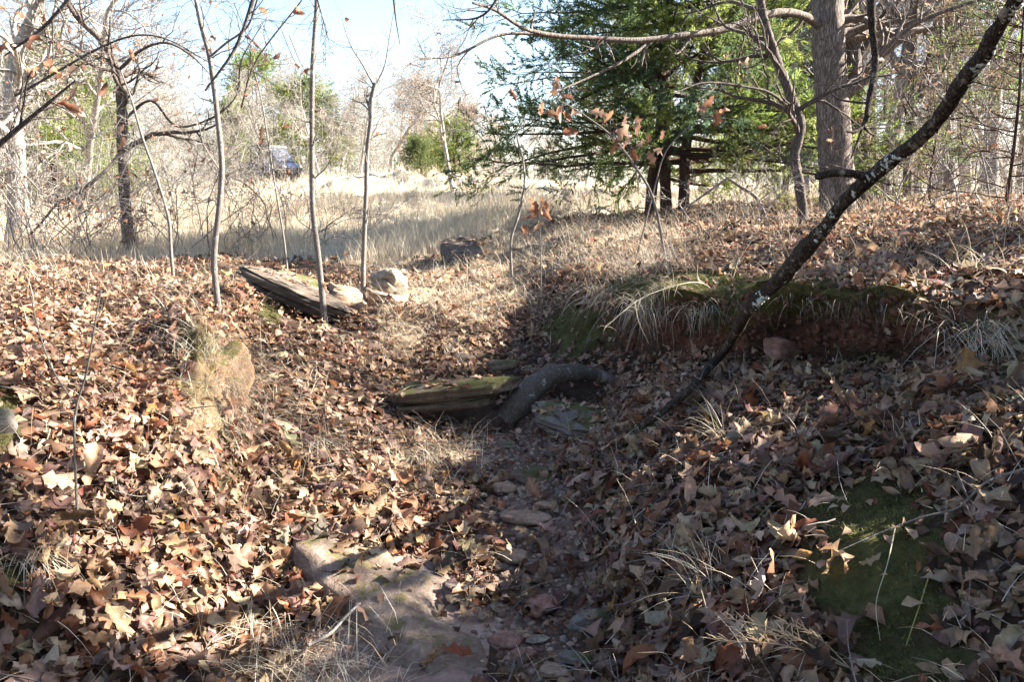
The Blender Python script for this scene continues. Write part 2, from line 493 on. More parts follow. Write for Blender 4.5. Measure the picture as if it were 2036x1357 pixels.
def masks(pts, px, py, nz_):
    Y = pts[:, 1]; d = np.linalg.norm(pts[:, :2], axis=1)
    f1 = fbm(pts, 2.2, 4, 41) * 0.35
    f2 = fbm(pts, 7.0, 3, 43) * 0.3
    # meadow boundary (metres in front) by bearing
    bx = np.interp(px, [-900, 480, 640, 760, 900, 1080, 1300, 1500, 1700, 2100], [11.2, 11.2, 10.8, 9.6, 10.4, 12.2, 15.5, 18, 24, 30])
    meadow = sm(d, bx - 0.5, bx + 0.6) * (py < 560)
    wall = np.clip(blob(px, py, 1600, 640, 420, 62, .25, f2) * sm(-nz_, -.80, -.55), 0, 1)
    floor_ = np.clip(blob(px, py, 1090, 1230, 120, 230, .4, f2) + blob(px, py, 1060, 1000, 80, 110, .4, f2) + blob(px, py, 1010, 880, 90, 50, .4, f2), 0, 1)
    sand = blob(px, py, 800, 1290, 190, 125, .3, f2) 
    moss = np.clip(blob(px, py, 1740, 1160, 150, 200, .25, f1 + f2) + blob(px, py, 1150, 655, 75, 55, .3, f2)
        + blob(px, py, 1290, 575, 90, 28, .3, f2) + blob(px, py, 1560, 590, 170, 45, .3, f2) * .9 + blob(px, py, 1400, 560, 70, 22, .4, f2)
        + blob(px, py, 1990, 700, 60, 80, .3, f2) * .8 + blob(px, py, 10, 820, 30, 70, .3, f2) + blob(px, py, 20, 1140, 40, 45, .3, f2)
        + blob(px, py, 390, 680, 60, 40, .3, f2) * .8 + blob(px, py, 390, 780, 30, 30, .3, f2) * .6 + blob(px, py, 540, 625, 25, 40, .3, f2) + blob(px, py, 430, 540, 60, 12, .3, f2) + blob(px, py, 1850, 1330, 110, 50, .3, f2)
        + blob(px, py, 1450, 610, 60, 50, .3, f2) + blob(px, py, 1790, 600, 90, 40, .3, f2)*.7, 0, 1) * (d < 9)
    straw = np.clip(blob(px, py, 410, 760, 62, 130, .25, f2) * .6 + blob(px, py, 900, 600, 190, 55, .5, f1) + blob(px, py, 1150, 500, 240, 50, .4, f1) + blob(px, py, 790, 650, 60, 60, .4, f1)
        + blob(px, py, 860, 940, 90, 60, .4, f1) * .7 + blob(px, py, 520, 820, 90, 110, .5, f1) * .35 + blob(px, py, 600, 1330, 170, 70, .4, f1)*.8
        + blob(px, py, 840, 520, 170, 40, .4, f1), 0, 1) * (d < 13)
    return meadow, wall, floor_, sand, moss, straw

vpx, vpy = proj(TV)
vn = np.zeros((len(TV), 3)); 
for k in range(4): np.add.at(vn, TF[:, k], FN)
vn = nrm(vn)
me_, wa_, fl_, sa_, mo_, st_ = masks(TV, vpx, vpy, vn[:, 2])
fr = (TV[:, 1] > .3)
C = np.tile(np.array([.07, .045, .033]), (len(TV), 1))
def lay(C, mask, col):
    mask = (mask * fr)[:, None]; return C * (1 - mask) + np.array(col) * mask
n_ = fbm(TV, 6, 4, 77)[:, None]; f_w = fbm(TV, 9, 3, 78)
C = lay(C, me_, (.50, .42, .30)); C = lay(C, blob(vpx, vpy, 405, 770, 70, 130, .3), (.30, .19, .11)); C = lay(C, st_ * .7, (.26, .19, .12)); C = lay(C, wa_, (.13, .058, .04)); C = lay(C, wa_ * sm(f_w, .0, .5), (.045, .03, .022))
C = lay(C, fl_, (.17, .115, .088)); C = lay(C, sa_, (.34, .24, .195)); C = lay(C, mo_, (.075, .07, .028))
C = np.clip(C * (1 + .25 * n_), .01, 1)
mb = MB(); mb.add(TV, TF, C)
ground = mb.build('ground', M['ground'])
ground['kind'] = 'structure'

def sample(weight, count, r=rng):
    """points on the terrain with probability weight*area"""
    p = weight * FA; tot = p.sum()
    if tot <= 0: return np.zeros((0, 3)), np.zeros((0, 3))
    idx = r.choice(len(p), count, p=p / tot)
    u, v = r.random(count)[:, None], r.random(count)[:, None]
    q = TF[idx]
    pos = (TV[q[:, 0]] * (1 - u) + TV[q[:, 1]] * u) * (1 - v) + (TV[q[:, 3]] * (1 - u) + TV[q[:, 2]] * u) * v
    return pos, FN[idx]
fme, fwa, ffl, fsa, fmo, fst = masks(FC, FPX, FPY, FN[:, 2])
# ------------------------------------------------------------------ scatter machinery
def rot_basis(normal, yaw, tilt, tiltdir, roll=None):
    """rotation matrices: z axis near normal, tilted by tilt towards tiltdir, spun by yaw"""
    n = len(yaw)
    normal = nrm(normal)
    ref = np.tile(np.array([1.0, 0.1, 0]), (n, 1))
    x = nrm(np.cross(np.cross(normal, ref), normal)); y = np.cross(normal, x)
    tdir = np.cos(tiltdir)[:, None] * x + np.sin(tiltdir)[:, None] * y
    z2 = nrm(normal * np.cos(tilt)[:, None] + tdir * np.sin(tilt)[:, None])
    x2 = nrm(x - (x * z2).sum(1, keepdims=True) * z2); y2 = np.cross(z2, x2)
    cx_, sx_ = np.cos(yaw)[:, None], np.sin(yaw)[:, None]
    X = x2 * cx_ + y2 * sx_; Yv = np.cross(z2, X)
    return np.stack([X, Yv, z2], -1)

def place(mb, variants, vi, pos, R, sc, col):
    for k, (v, f, shade) in enumerate(variants):
        s = np.where(vi == k)[0]
        if not len(s): continue
        W = np.einsum('nij,mj->nmi', R[s], v) * sc[s][:, None, None] + pos[s][:, None, :]
        F = f[None] + (np.arange(len(s)) * len(v))[:, None, None]
        c = np.repeat(col[s][:, None, :], len(v), 1) * shade[None, :, None]
        mb.add(W.reshape(-1, 3), F.reshape(-1, f.shape[1]), c.reshape(-1, 3))

PAL = np.array([(.36,.215,.13),(.45,.30,.19),(.56,.41,.28),(.30,.13,.065),(.20,.075,.038),(.16,.09,.055),(.26,.18,.14),(.40,.27,.19),(.085,.047,.03),(.20,.115,.09),(.46,.25,.10)])
PW = np.array([.14,.18,.13,.07,.05,.10,.11,.12,.05,.07,.015]); PW = PW / PW.sum()
def leafcols(n, w_=PW):
    c = PAL[rng.choice(len(PAL), n, p=w_)] * .84 * (0.8 + .4 * rng.random((n, 1)))
    return np.clip(c * (1 + .06 * rng.normal(size=(n, 3))), .01, .9)

def leaf_variant(r, ns, nc, lobes=3, curl=1.0, kind='oak'):
    curl = curl * 1.35
    """an oak leaf, 1 unit long: lobed outline, curled lengthwise and across"""
    s = np.linspace(0, 1, ns)
    W = r.uniform(.22, .36)
    env = np.sin(np.pi * np.clip(s, 0, 1) ** r.uniform(.75, 1.25)) ** .55
    sides = []
    for sd in (0, 1):
        ph = r.uniform(-.3, .3)
        if kind == 'oak':
            lob = .62 + .38 * np.cos(2 * np.pi * (s * lobes + ph)) + .12 * r.normal(size=ns)
        else:
            lob = .85 + .12 * r.normal(size=ns)
        wd = W * env * np.clip(lob, .25, 1.15); wd[0] = .02; wd[-1] = r.uniform(.0, .07)
        sides.append(wd)
    k1 = r.uniform(-1, 1) * 5.0 * curl; k2 = r.uniform(-1, 1) * 2.4 * curl; tw = r.uniform(-1, 1) * 1.3 * curl
    cc = np.linspace(-1, 1, nc)
    V, sh = [], []
    for a in range(ns):
        ang = k2 * (s[a] - .5)
        base = np.array([(math.sin(ang) / k2 if abs(k2) > .05 else s[a] - .5), 0, ((1 - math.cos(ang)) / k2 if abs(k2) > .05 else 0)])
        tx = np.array([math.cos(ang), 0, math.sin(ang)]); up = np.array([-math.sin(ang), 0, math.cos(ang)])
        ta = tw * (s[a] - .5)
        for c in cc:
            wv = sides[0][a] if c < 0 else sides[1][a]
            x = c * wv
            y = math.sin(k1 * x) / k1 if abs(k1) > .05 else x
            z = (1 - math.cos(k1 * x)) / k1 if abs(k1) > .05 else 0
            z += abs(x) * .28 + (r.normal() * .030 * curl * abs(c))
            yy = y * math.cos(ta) - z * math.sin(ta); zz = y * math.sin(ta) + z * math.cos(ta)
            fwd = .16 * abs(x) * (1 if kind == 'oak' else .2)
            V.append(base + tx * fwd + np.array([0, yy, 0]) + up * zz)
            sh.append(.86 + .14 * (abs(c)) if abs(c) > .1 else 1.12)
    V = np.array(V)
    i_ = np.arange(ns - 1)[:, None] * nc; j_ = np.arange(nc - 1)[None, :]
    F = np.stack([i_ + j_, i_ + nc + j_, i_ + nc + j_ + 1, i_ + j_ + 1], -1).reshape(-1, 4)
    # stalk
    st = np.array([V[nc // 2], V[nc // 2] + [-.16, .012, .03], V[nc // 2] + [-.16, -.012, .03], V[nc // 2] + [0, .012, 0]])
    F = np.vstack([F, [[len(V), len(V) + 1, len(V) + 2, len(V) + 3]]])
    V = np.vstack([V, st]); sh += [1, 1, 1, 1]
    return V, F, np.array(sh)

lr = np.random.default_rng(5)
L_NEAR = [leaf_variant(lr, 9, 5, lr.choice([2, 3, 3, 4]), lr.uniform(.5, 1.2), 'oak' if k % 6 else 'oval') for k in range(20)]
L_MID = [leaf_variant(lr, 7, 3, lr.choice([2, 3, 3]), lr.uniform(.5, 1.2), 'oak' if k % 6 else 'oval') for k in range(14)]
L_FAR = [leaf_variant(lr, 4, 3, 2, lr.uniform(.5, 1.2), 'oval') for k in range(8)]

cover = (1 - fme) * (1 - fwa * .93) * (1 - np.clip(ffl, 0, 1) * .85) * (1 - fsa * .92) * (1 - fmo * .93) * (1 - fst * .62)
for (x_, y_, a_r, b_r) in ((415, 780, 48, 105), (910, 822, 95, 30), (1030, 825, 70, 25), (1160, 785, 60, 28), (605, 628, 60, 22)):
    cover = cover * (1 - .93 * blob(FPX, FPY, x_, y_, a_r, b_r, .25))
cover = np.clip(cover, 0, 1) * VIS * (FD < 34)
clump = np.clip(.75 + .9 * fbm(FC, 1.6, 3, 55), .25, 1.6)
def litter(mb, variants, d0, d1, count, size, lift, tiltmax):
    wgt = cover * clump * (FD >= d0) * (FD < d1) * FA
    wgt2 = np.where(FA > 0, wgt / FA, 0)
    pos, nn = sample(wgt2, count)
    n = len(pos)
    tilt = np.abs(rng.normal(0, tiltmax, n)); tilt = np.clip(tilt, 0, 1.35)
    R = rot_basis(nn, rng.random(n) * 6.283, tilt, rng.random(n) * 6.283)
    flip = rng.random(n) < .5
    R[flip, :, 1] *= -1; R[flip, :, 2] *= -1
    sz = size * np.clip(rng.lognormal(-.15, .42, n), .3, 1.9)
    pos = pos + nn * (rng.random((n, 1)) ** 1.5 * lift + .006)
    col = leafcols(n)
    patch = (.92 + .2 * fbm(pos, 1.3, 2, 91))[:, None]
    place(mb, variants, rng.integers(0, len(variants), n), pos, R, sz, col * patch)
    return pos
mb = MB()
litter(mb, L_NEAR, 0.8, 4.3, 7200, .084, .06, .52)
litter(mb, L_MID, 3.9, 8.5, 18000, .067, .06, .55)
litter(mb, L_FAR, 8, 14, 12000, .078, .06, .6)
litter(mb, L_FAR, 13, 34, 7000, .12, .06, .5)
# matted old leaves pressed flat beneath the fresh ones
wu = cover * (FD < 8)
pos, nn = sample(wu / np.clip(FD, 2, 9), 9500)
n = len(pos)
place(mb, L_FAR, rng.integers(0, len(L_FAR), n), pos + nn * (.004 + rng.random((n, 1)) * .02), rot_basis(nn, rng.random(n) * 6.28, np.abs(rng.normal(0, .3, n)), rng.random(n) * 6.28), .045 + .05 * rng.random(n), leafcols(n) * .8)
# finer broken bits between the leaves
wgt = cover * (FD < 7)
pos, nn = sample(np.clip(wgt + ffl * .25 * VIS, 0, 1) * (FD < 7) / np.clip(FD, 2, 9), 6500)
n = len(pos)
place(mb, L_FAR, rng.integers(0, len(L_FAR), n), pos + nn * rng.random((n, 1)) * .02, rot_basis(nn, rng.random(n) * 6.28, np.abs(rng.normal(0, .6, n)), rng.random(n) * 6.28), .035 + .03 * rng.random(n), leafcols(n))
lit = mb.build('leaf_litter', M['leaf'])
tag(lit, 'thick drift of curled brown and tan oak leaves carpeting the gully banks', kind='stuff')

# the 300 largest fallen leaves, each its own object under the ground
leafmesh = []
for k, (v, f, shd) in enumerate(L_NEAR):
    q = MB(); q.add(v, f, np.repeat(shd[:, None], 3, 1)); leafmesh.append(q.mesh('fallen_leaf', M['leaf']))
wgt = cover * clump * (FD < 4.6) * (FPX > 0) * (FPX < 2036) * (FPY < 1357)
pos, nn = sample(wgt / np.clip(FD, 1.5, 9) ** 2, 285)
cc_ = leafcols(285)
for k in range(285):
    o = link('fallen_leaf', leafmesh[k % 20], ground)
    q = nn[k:k + 1]
    Rm = rot_basis(q, rng.random(1) * 6.28, np.abs(rng.normal(0, .38, 1)), rng.random(1) * 6.28)[0]
    s_ = .125 * (0.8 + .5 * rng.random())
    mt = Matrix([[*(Rm[i2] * s_), 0] for i2 in range(3)] + [[0, 0, 0, 1]])
    mt.translation = Vector(pos[k] + nn[k] * .055)
    o.matrix_world = mt
    o.color = (*[float(x) for x in cc_[k]], 1)

# ------------------------------------------------------------------ pebbles
def ico(sub):
    bm = bmesh.new(); bmesh.ops.create_icosphere(bm, subdivisions=sub, radius=1)
    v = np.array([x.co[:] for x in bm.verts]); f = np.array([[y.index for y in x.verts] for x in bm.faces]); bm.free()
    return v, f
IC1, IC2, IC3, IC4, IC5 = ico(1), ico(2), ico(3), ico(4), ico(5)
pv = []
for k in range(10):
    v, f = IC1
    v = v * (1 + .28 * fbm(v + k * 9, 1.3, 2, k)[:, None]); v = np.sign(v) * np.abs(v) ** .8
    v = v * [1, rng.uniform(.6, .95), rng.uniform(.28, .55)]
    pv.append((v, f, np.ones(len(v))))
mb = MB()
pos, nn = sample(np.clip(ffl - .25, 0, 1) * VIS, 2300)
n = len(pos)
pc = np.array([(.24,.155,.12),(.17,.11,.085),(.28,.21,.165),(.20,.17,.15),(.12,.07,.052),(.33,.24,.175)])[rng.integers(0, 6, n)] * (.8 + .4 * rng.random((n, 1)))
place(mb, pv, rng.integers(0, 10, n), pos, rot_basis(nn, rng.random(n) * 6.28, np.abs(rng.normal(0, .25, n)), rng.random(n) * 6.28), .006 + .016 * rng.random(n) ** 2, pc)
pos, nn = sample(np.clip(fwa - .3, 0, 1) * VIS, 600)
n = len(pos)
place(mb, pv, rng.integers(0, 10, n), pos, rot_basis(nn, rng.random(n) * 6.28, np.abs(rng.normal(0, .4, n)), rng.random(n) * 6.28), .008 + .022 * rng.random(n) ** 2, np.tile([.11,.055,.038], (n, 1)) * (.7 + .6 * rng.random((n, 1))))
M['pebble'] = mat_vcol('pebble', .95, 0, .3, 60, .002)
tag(mb.build('gravel', M['pebble'], smooth=False), 'small reddish pebbles and clods along the gully bed and bank', kind='stuff')

# ------------------------------------------------------------------ rocks
def rock(name, label, px, py, size, mat, yaw=0, tilt=(0, 0), seed=0, sub=4, box=.55, strata=0.0, sink=.3, rough=.12, Y=None, group=None, cat='rock', at=None, taper=0.0, cuts=12, layers=0, crisp=0.0):
    v, f = {2: IC2, 3: IC3, 4: IC4, 5: IC5}[sub]
    v = np.sign(v) * np.abs(v) ** box
    v = v / np.abs(v).max(0)
    ang = np.arctan2(v[:, 1], v[:, 0])
    plan = 1 + .22 * vnoise(np.stack([np.cos(ang) * 1.3 + seed * 3, np.sin(ang) * 1.3, np.zeros(len(ang))], -1), 1.5, seed) + .1 * vnoise(np.stack([np.cos(ang) * 3 + seed * 3, np.sin(ang) * 3, np.zeros(len(ang))], -1), 1.5, seed + 2)
    v = v * np.stack([plan, plan, np.ones(len(ang))], -1)
    if taper: v[:, :2] *= (1 + taper * v[:, 2:3])
    rf = np.random.default_rng(seed + 4000)
    for _ in range(cuts):
        n_c = nrm(rf.normal(0, 1, 3) * [1, 1, .55]); d_c = rf.uniform(.62, .95) * np.abs(v @ n_c).max()
        v = v - np.maximum(0, v @ n_c - d_c)[:, None] * n_c * .92
    S = np.array(size) / 2
    if strata:
        lay_ = np.floor(v[:, 2] * 3.2 + .35 * vnoise(v, 1.2, seed + 5)); q = np.stack([lay_ * 7.3, ang * 0, lay_ * 0], -1)
        off = vnoise(q + seed, 1.0, seed + 8) + .4 * vnoise(np.stack([ang * 1.5, lay_ * 5, lay_], -1), 1, seed + 4)
        v[:, :2] *= (1 + strata * off)[:, None]
    nrm_ = nrm(v)
    v = v * S
    v = v + nrm_ * (rough * S.min() * 1.6 * fbm(v / S.max() + seed, 2.6, 5, seed))[:, None]
    if crisp:
        cr = fbm(v / S.max() + seed, 9.0, 3, seed + 3); v = v + nrm_ * (crisp * S.min() * (np.abs(cr) - .4))[:, None]
    Rz = np.array(Matrix.Rotation(math.radians(yaw), 3, 'Z') @ Matrix.Rotation(math.radians(tilt[0]), 3, 'X') @ Matrix.Rotation(math.radians(tilt[1]), 3, 'Y'))
    v = v @ Rz.T
    c = np.array(at) if at is not None else (P(px, py, Y) if Y else G(px, py))
    loc = c + np.array([0, 0, S[2] * (1 - 2 * sink)])
    q = MB(); q.add(v, f)
    o = q.build(name, mat)
    o.location = tuple(loc)
    tag(o, label, cat, group)
    for k in range(layers):
        # broken sandstone beds stacked under the top one
        r3 = np.random.default_rng(seed * 31 + k)
        v2, f2 = IC4
        v2 = np.sign(v2) * np.abs(v2) ** .42; v2 = v2 / np.abs(v2).max(0)
        for _ in range(9):
            n_c = nrm(r3.normal(0, 1, 3) * [1, 1, .12]); d_c = r3.uniform(.66, .95) * np.abs(v2 @ n_c).max()
            v2 = v2 - np.maximum(0, v2 @ n_c - d_c)[:, None] * n_c * .95
        S2 = np.array([S[0] * r3.uniform(.82, 1.0), S[1] * r3.uniform(.85, 1.02), S[2] * r3.uniform(.34, .6)])
        v2 = v2 * S2 + [r3.uniform(-.06, .06) * S[0], r3.uniform(-.08, .04) * S[1], -S[2] * (.72 + .62 * k)]
        v2 = v2 + (np.array([1, 1, .25]) * nrm(v2))  * ((.05 + .05 * r3.random()) * S2[1] * fbm(v2 / S2[1] + seed, 3.5, 5, seed + k))[:, None]
        q = MB(); q.add(v2 @ Rz.T, f2); q.build('layer', mat, o)
    return o
# the big pieces of sandstone
rock('sandstone_slab', 'long layered sandstone slab jutting from the left bank over a dark hollow', 590, 578, (.88, .34, .075), M['sandstone'], layers=3, crisp=.1, yaw=-14, tilt=(-3, 21), seed=3, sub=5, box=.45, strata=.10, Y=6.25, sink=.5, cat='rock slab')
rock('sandstone_slab', 'pale upper sandstone slab lying behind the long layered slab on left bank', 596, 568, (.66, .36, .10), M['grey_stone'], layers=1, yaw=-12, tilt=(4, 15), seed=4, sub=4, box=.45, strata=.04, Y=6.65, sink=.5, cat='rock slab')
rock('stone_block', 'squarish pale block between the layered slab and the thin forked sapling', 676, 600, (.34, .26, .24), M['tan_stone'], yaw=12, tilt=(0, 14), seed=14, sub=4, box=.45, strata=.05, Y=6.6, sink=.5)
rock('broken_boulder', 'sunlit pale boulder with a dark cleft right of the forked sapling', 778, 560, (.22, .30, .20), M['white_stone'], layers=1, yaw=30, tilt=(10, 38), seed=16, sub=5, box=.4, strata=.04, Y=7.15, sink=.5, taper=-.25)
rock('broken_boulder', 'low yellowish boulder under the sunlit cleft boulder', 772, 606, (.32, .26, .18), M['tan_stone'], yaw=-10, tilt=(0, 8), seed=7, sub=4, box=.5, strata=.08, Y=6.85, sink=.5)
rock('flat_boulder', 'dark flat-topped grey boulder in the dry grass at the head of the gully', 928, 514, (.50, .62, .2), M['sandstone'], yaw=10, tilt=(24, 4), seed=8, sub=4, box=.5, strata=.04, Y=9.3, sink=.35, cat='boulder')
rock('mossy_slab', 'moss-topped layered slab overhanging the dark hollow beside the crooked root', 900, 772, (.68, .32, .075), M['sandstone_mossy'], layers=3, yaw=2, tilt=(4, -4), seed=9, sub=5, box=.42, strata=.11, Y=5.0, sink=.5, rough=.16, cat='rock slab')
rock('layered_stone', 'broad layered grey stone in front of the crooked root', 1158, 842, (.50, .34, .08), M['grey_stone'], layers=2, yaw=-14, tilt=(14, 6), seed=10, sub=5, box=.5, strata=.12, Y=4.72, sink=.4, rough=.2)
rock('mossy_stone', 'small bright green mossy stone behind the middle slab', 1000, 728, (.20, .13, .06), M['sandstone_mossy'], yaw=8, seed=11, sub=3, Y=5.6, sink=.4)
rock('flat_stone', 'small brown flat stone behind the mossy slab, left of the green stone', 918, 716, (.19, .12, .05), M['sandstone'], yaw=-20, seed=12, sub=3, sink=.3)
rock('round_stone', 'rounded ochre mossy stone under the near edge of the mossy slab', 895, 848, (.14, .11, .10), M['sandstone_mossy'], yaw=0, seed=13, sub=3, sink=.4)
rock('bedrock_ledge', 'smooth pale ledge of bedrock running down to the gully bed, bottom centre', 750, 1130, (1.9, .72, .34), M['bedrock'], yaw=-47, tilt=(4, 8), seed=21, sub=5, box=.8, sink=.79, rough=.26, crisp=.14, cuts=16, cat='bedrock')
rock('boulder', 'dark mossy boulder lying in the gully bed halfway to the root', 1058, 950, (.27, .18, .08), M['sandstone_mossy'], yaw=-8, seed=22, sub=4, box=.7, sink=.4)
floor_stones = [
 (1048,1036,(.27,.15,.04),-28,'tan_stone','flat sunlit tan slab, largest flat stone in the gully bed'),
 (1000,980,(.13,.08,.05),10,'tan_stone','wedge shaped brown stone just above the flat tan slab'),
 (1092,1012,(.13,.07,.03),-12,'tan_stone','small flat tan stone right of the big flat slab'),
 (955,1080,(.09,.06,.035),20,'grey_stone','small grey stone below left of the flat tan slab'),
 (1018,1118,(.13,.07,.05),-12,'tan_stone','rounded sunlit tan stone below the flat tan slab'),
 (1062,1130,(.09,.06,.03),20,'grey_stone','grey chip lying right of the rounded tan stone'),
 (975,1100,(.14,.05,.02),4,'grey_stone','thin grey flake left of the rounded tan stone'),
 (1078,1218,(.13,.10,.06),30,'red_stone','reddish lump in the shaded middle of the gully bed'),
 (1072,1158,(.06,.05,.035),0,'tan_stone','little tan cobble in the shade below the sunlit gravel'),
 (1045,1165,(.06,.05,.04),60,'red_stone','little dark red cobble at the edge of the sunlight'),
 (1190,1246,(.26,.09,.06),16,'grey_stone','long grey stone lying across the right of the bed'),
 (1150,1322,(.17,.07,.04),-6,'grey_stone','dark layered stone beside the bottom of the bed'),
 (1010,1284,(.12,.08,.04),-20,'red_stone','pinkish flat stone near the foot of the bedrock ledge'),
 (1070,1278,(.09,.05,.02),0,'white_stone','small whitish flake in the bottom gravel'),
 (1040,1318,(.10,.07,.05),40,'red_stone','blocky dark red stone in the bottom gravel'),
 (1105,1345,(.11,.08,.03),-15,'tan_stone','flat brown stone at the bottom edge of the bed'),
 (1230,1100,(.10,.07,.03),15,'grey_stone','grey flat stone at the leafy right edge of the bed'),
 (1010,890,(.12,.08,.03),5,'grey_stone','grey flat stone between the hollow and the dark boulder'),
 (1100,905,(.13,.07,.03),-12,'sandstone','brown flat stone in front of the broad layered stone'),
 (955,925,(.12,.05,.03),-25,'tan_stone','narrow tan stone on the sunlit left of the bed'),
]
for k, (px, py, s_, yw, mt_, lb) in enumerate(floor_stones):
    rock('stone', lb, px, py, s_, M[mt_], yaw=yw, tilt=(rng.uniform(-6, 6), rng.uniform(-6, 6)), seed=30 + k, sub=3, box=.6, sink=.02, rough=.14, group='stones in the gully bed', cat='stone', strata=.05)
rock('bank_stone', 'orange-brown angular stone set in the shaded red bank wall', 1552, 694, (.20, .14, .14), M['red_stone'], yaw=20, tilt=(0, 10), seed=60, sub=3, Y=4.66, sink=.5)
rock('lichen_stone', 'pale lichened stone at the left edge among leaves', 6, 850, (.12, .10, .10), M['grey_stone'], yaw=20, seed=61, sub=3, sink=.3)

# crooked root arching over the bed
def root_tube():
    t = thing('tree_root', 'thick crooked grey root arching out of the shaded bank into the gully', 'root', G(1040, 830))
    L = np.array(t.location)
    k1 = [(1006, 838, 5.0), (1026, 812, 5.02), (1048, 786, 5.05), (1072, 764, 5.1), (1100, 748, 5.16), (1136, 741, 5.22), (1182, 748, 5.32)]
    pts = smooth_path([list(P(*q)) for q in k1], 70) - L
    rad = smooth_path([[.07], [.084], [.086], [.078], [.070], [.062], [.042]], 70)[:, 0]
    q = MB(); rad = rad * (1 + .09 * vnoise(np.stack([np.arange(70) * .16, np.zeros(70), np.zeros(70)], -1), 1, 12)); tube(q, pts, rad, 30, rough=.0)
    for k in range(len(q.v)):
        vv = q.v[k]; near = pts[np.argmin(((vv[:, None, :] - pts[None]) ** 2).sum(-1), 1)]; nd = nrm(vv - near)
        q.v[k] = (vv + nd * (.012 * fbm(vv, 9, 3, 5) - .006 * np.abs(fbm(vv * [1, 1, 1], 34, 3, 6)))[:, None]).astype(np.float32)
    q.build('root_bend', M['root_wood'], t)
    k2 = [(1170, 743, 5.32), (1206, 752, 5.38), (1235, 768, 5.4), (1275, 790, 5.35)]
    pts = smooth_path([list(P(*q)) for q in k2], 18) - L
    q = MB(); tube(q, pts, np.linspace(.046, .02, 18), 10, rough=.04); q.build('root_tip', M['grey_bark'], t)
root_tube()

M['ledge_soil'] = mat_rock('ledge_soil', [(.10, .06, .035), (.24, .15, .09), (.36, .25, .16)], .5, (.13, .11, .035), strata=3, scale=14, depth=.03)
# earth ledge on the left bank, bound by dry roots and moss
ledge = rock('earth_ledge', 'mossy earth ledge matted with dry roots, sunlit on the left bank', 398, 790, (.30, .80, .40), M['ledge_soil'], yaw=-12, tilt=(-8, 4), seed=70, sub=5, box=.6, sink=.42, Y=4.15, rough=.3, cat='ledge')
# ------------------------------------------------------------------ grasses
def blades(mb, pos, height, width, lean, col, segs=3, droop=.5, up=None, flatdir=None):
    """curved ribbon blades, each segs quads"""
    n = len(pos)
    az = rng.random(n) * 6.283 if flatdir is None else flatdir
    up = np.tile([0, 0, 1.0], (n, 1)) if up is None else up
    hd = np.stack([np.cos(az), np.sin(az), np.zeros(n)], -1)
    wd = np.stack([-np.sin(az + rng.normal(0, .8, n)), np.cos(az), np.zeros(n)], -1)
    wd = nrm(wd)
    t = np.linspace(0, 1, segs + 1)
    V = np.zeros((n, segs + 1, 2, 3))
    for k, tt in enumerate(t):
        th = lean + droop * tt * 1.6
        # integrate a leaning arc
        c = pos + up * (height * (tt * np.cos((lean + droop * tt * .8))))[:, None] + hd * (height * tt * np.sin(lean + droop * tt * .8))[:, None]
        w = (width * (1 - tt * .85) * .5)[:, None]
        V[:, k, 0] = c - wd * w; V[:, k, 1] = c + wd * w
    base = (np.arange(n) * (segs + 1) * 2)[:, None, None]
    q = np.array([[2 * k, 2 * k + 1, 2 * k + 3, 2 * k + 2] for k in range(segs)])[None]
    cc = np.repeat(col[:, None, :], (segs + 1) * 2, 1)
    mb.add(V.reshape(-1, 3), (base + q).reshape(-1, 4), cc.reshape(-1, 3))

GP = np.array([(.58,.48,.34),(.66,.58,.44),(.50,.39,.26),(.72,.65,.52),(.40,.30,.20),(.56,.50,.41)])
def gcol(n, k=1.0): return GP[rng.integers(0, 6, n)] * (.8 + .4 * rng.random((n, 1))) * k

mb = MB()
for d0, d1, cnt, h, wd, sg in ((9, 14, 24000, .28, .005, 2), (13, 24, 40000, .27, .010, 1), (23, 60, 42000, .26, .022, 1)):
    w_ = fme * VIS * (FD >= d0) * (FD < d1) * (FPX < 1800)
    w_ = w_ * np.clip(.6 + .9 * fbm(FC, .8, 3, 66), .1, 2)
    if d0 == 9: w_ = w_ / np.clip(FD, 8, 14)
    pos, nn = sample(w_, cnt)
    n = len(pos)
    hh = h * np.clip(rng.lognormal(-.15, .4, n), .3, 2.0)
    blades(mb, pos - [0, 0, .02], hh, np.full(n, wd), np.abs(rng.normal(.12, .18, n)), gcol(n), sg, .35)
tag(mb.build('meadow_grass', M['grass']), 'tall straw-coloured dry grass filling the sunlit meadow', kind='stuff')

mb = MB()
w_ = np.clip(fst, 0, 1) * VIS * (1 - fme)
pos, nn = sample(w_ / np.clip(FD, 3, 12), 15000)
n = len(pos)
blades(mb, pos, .10 + .16 * rng.random(n), np.full(n, .0035), np.abs(rng.normal(.9, .35, n)), gcol(n, 1.0), 2, .5)
# loose straw on the leaves everywhere, thinner
w_ = cover * (FD < 9) * VIS
pos, nn = sample(w_ / np.clip(FD, 2, 9), 3000)
n = len(pos)
blades(mb, pos + nn * .05, .07 + .14 * rng.random(n), np.full(n, .0028), np.abs(rng.normal(1.1, .35, n)), gcol(n, .9), 3, .4)
# upright stems along the right crest
w_ = (1 - fme) * VIS * (FPX > 1000) * (FPY > 395) * (FPY < 560) * (FD < 18) * (1 - fwa)
pos, nn = sample(w_ * np.clip(.3 + fbm(FC, 1.1, 3, 67), .02, 2), 3800)
n = len(pos)
blades(mb, pos, .12 + .30 * rng.random(n), np.full(n, .004), np.abs(rng.normal(.35, .35, n)), gcol(n, .8), 3, .6)
w_ = (1 - fme) * VIS * (FPX < 520) * (FPY < 640) * (FD < 12)
pos, nn = sample(w_, 1500); n = len(pos)
blades(mb, pos, .10 + .22 * rng.random(n), np.full(n, .0035), np.abs(rng.normal(.5, .4, n)), gcol(n, .8), 3, .6)
tag(mb.build('dry_straw', M['grass']), 'loose dry straw and thin grass stems lying over the leaf litter', kind='stuff')

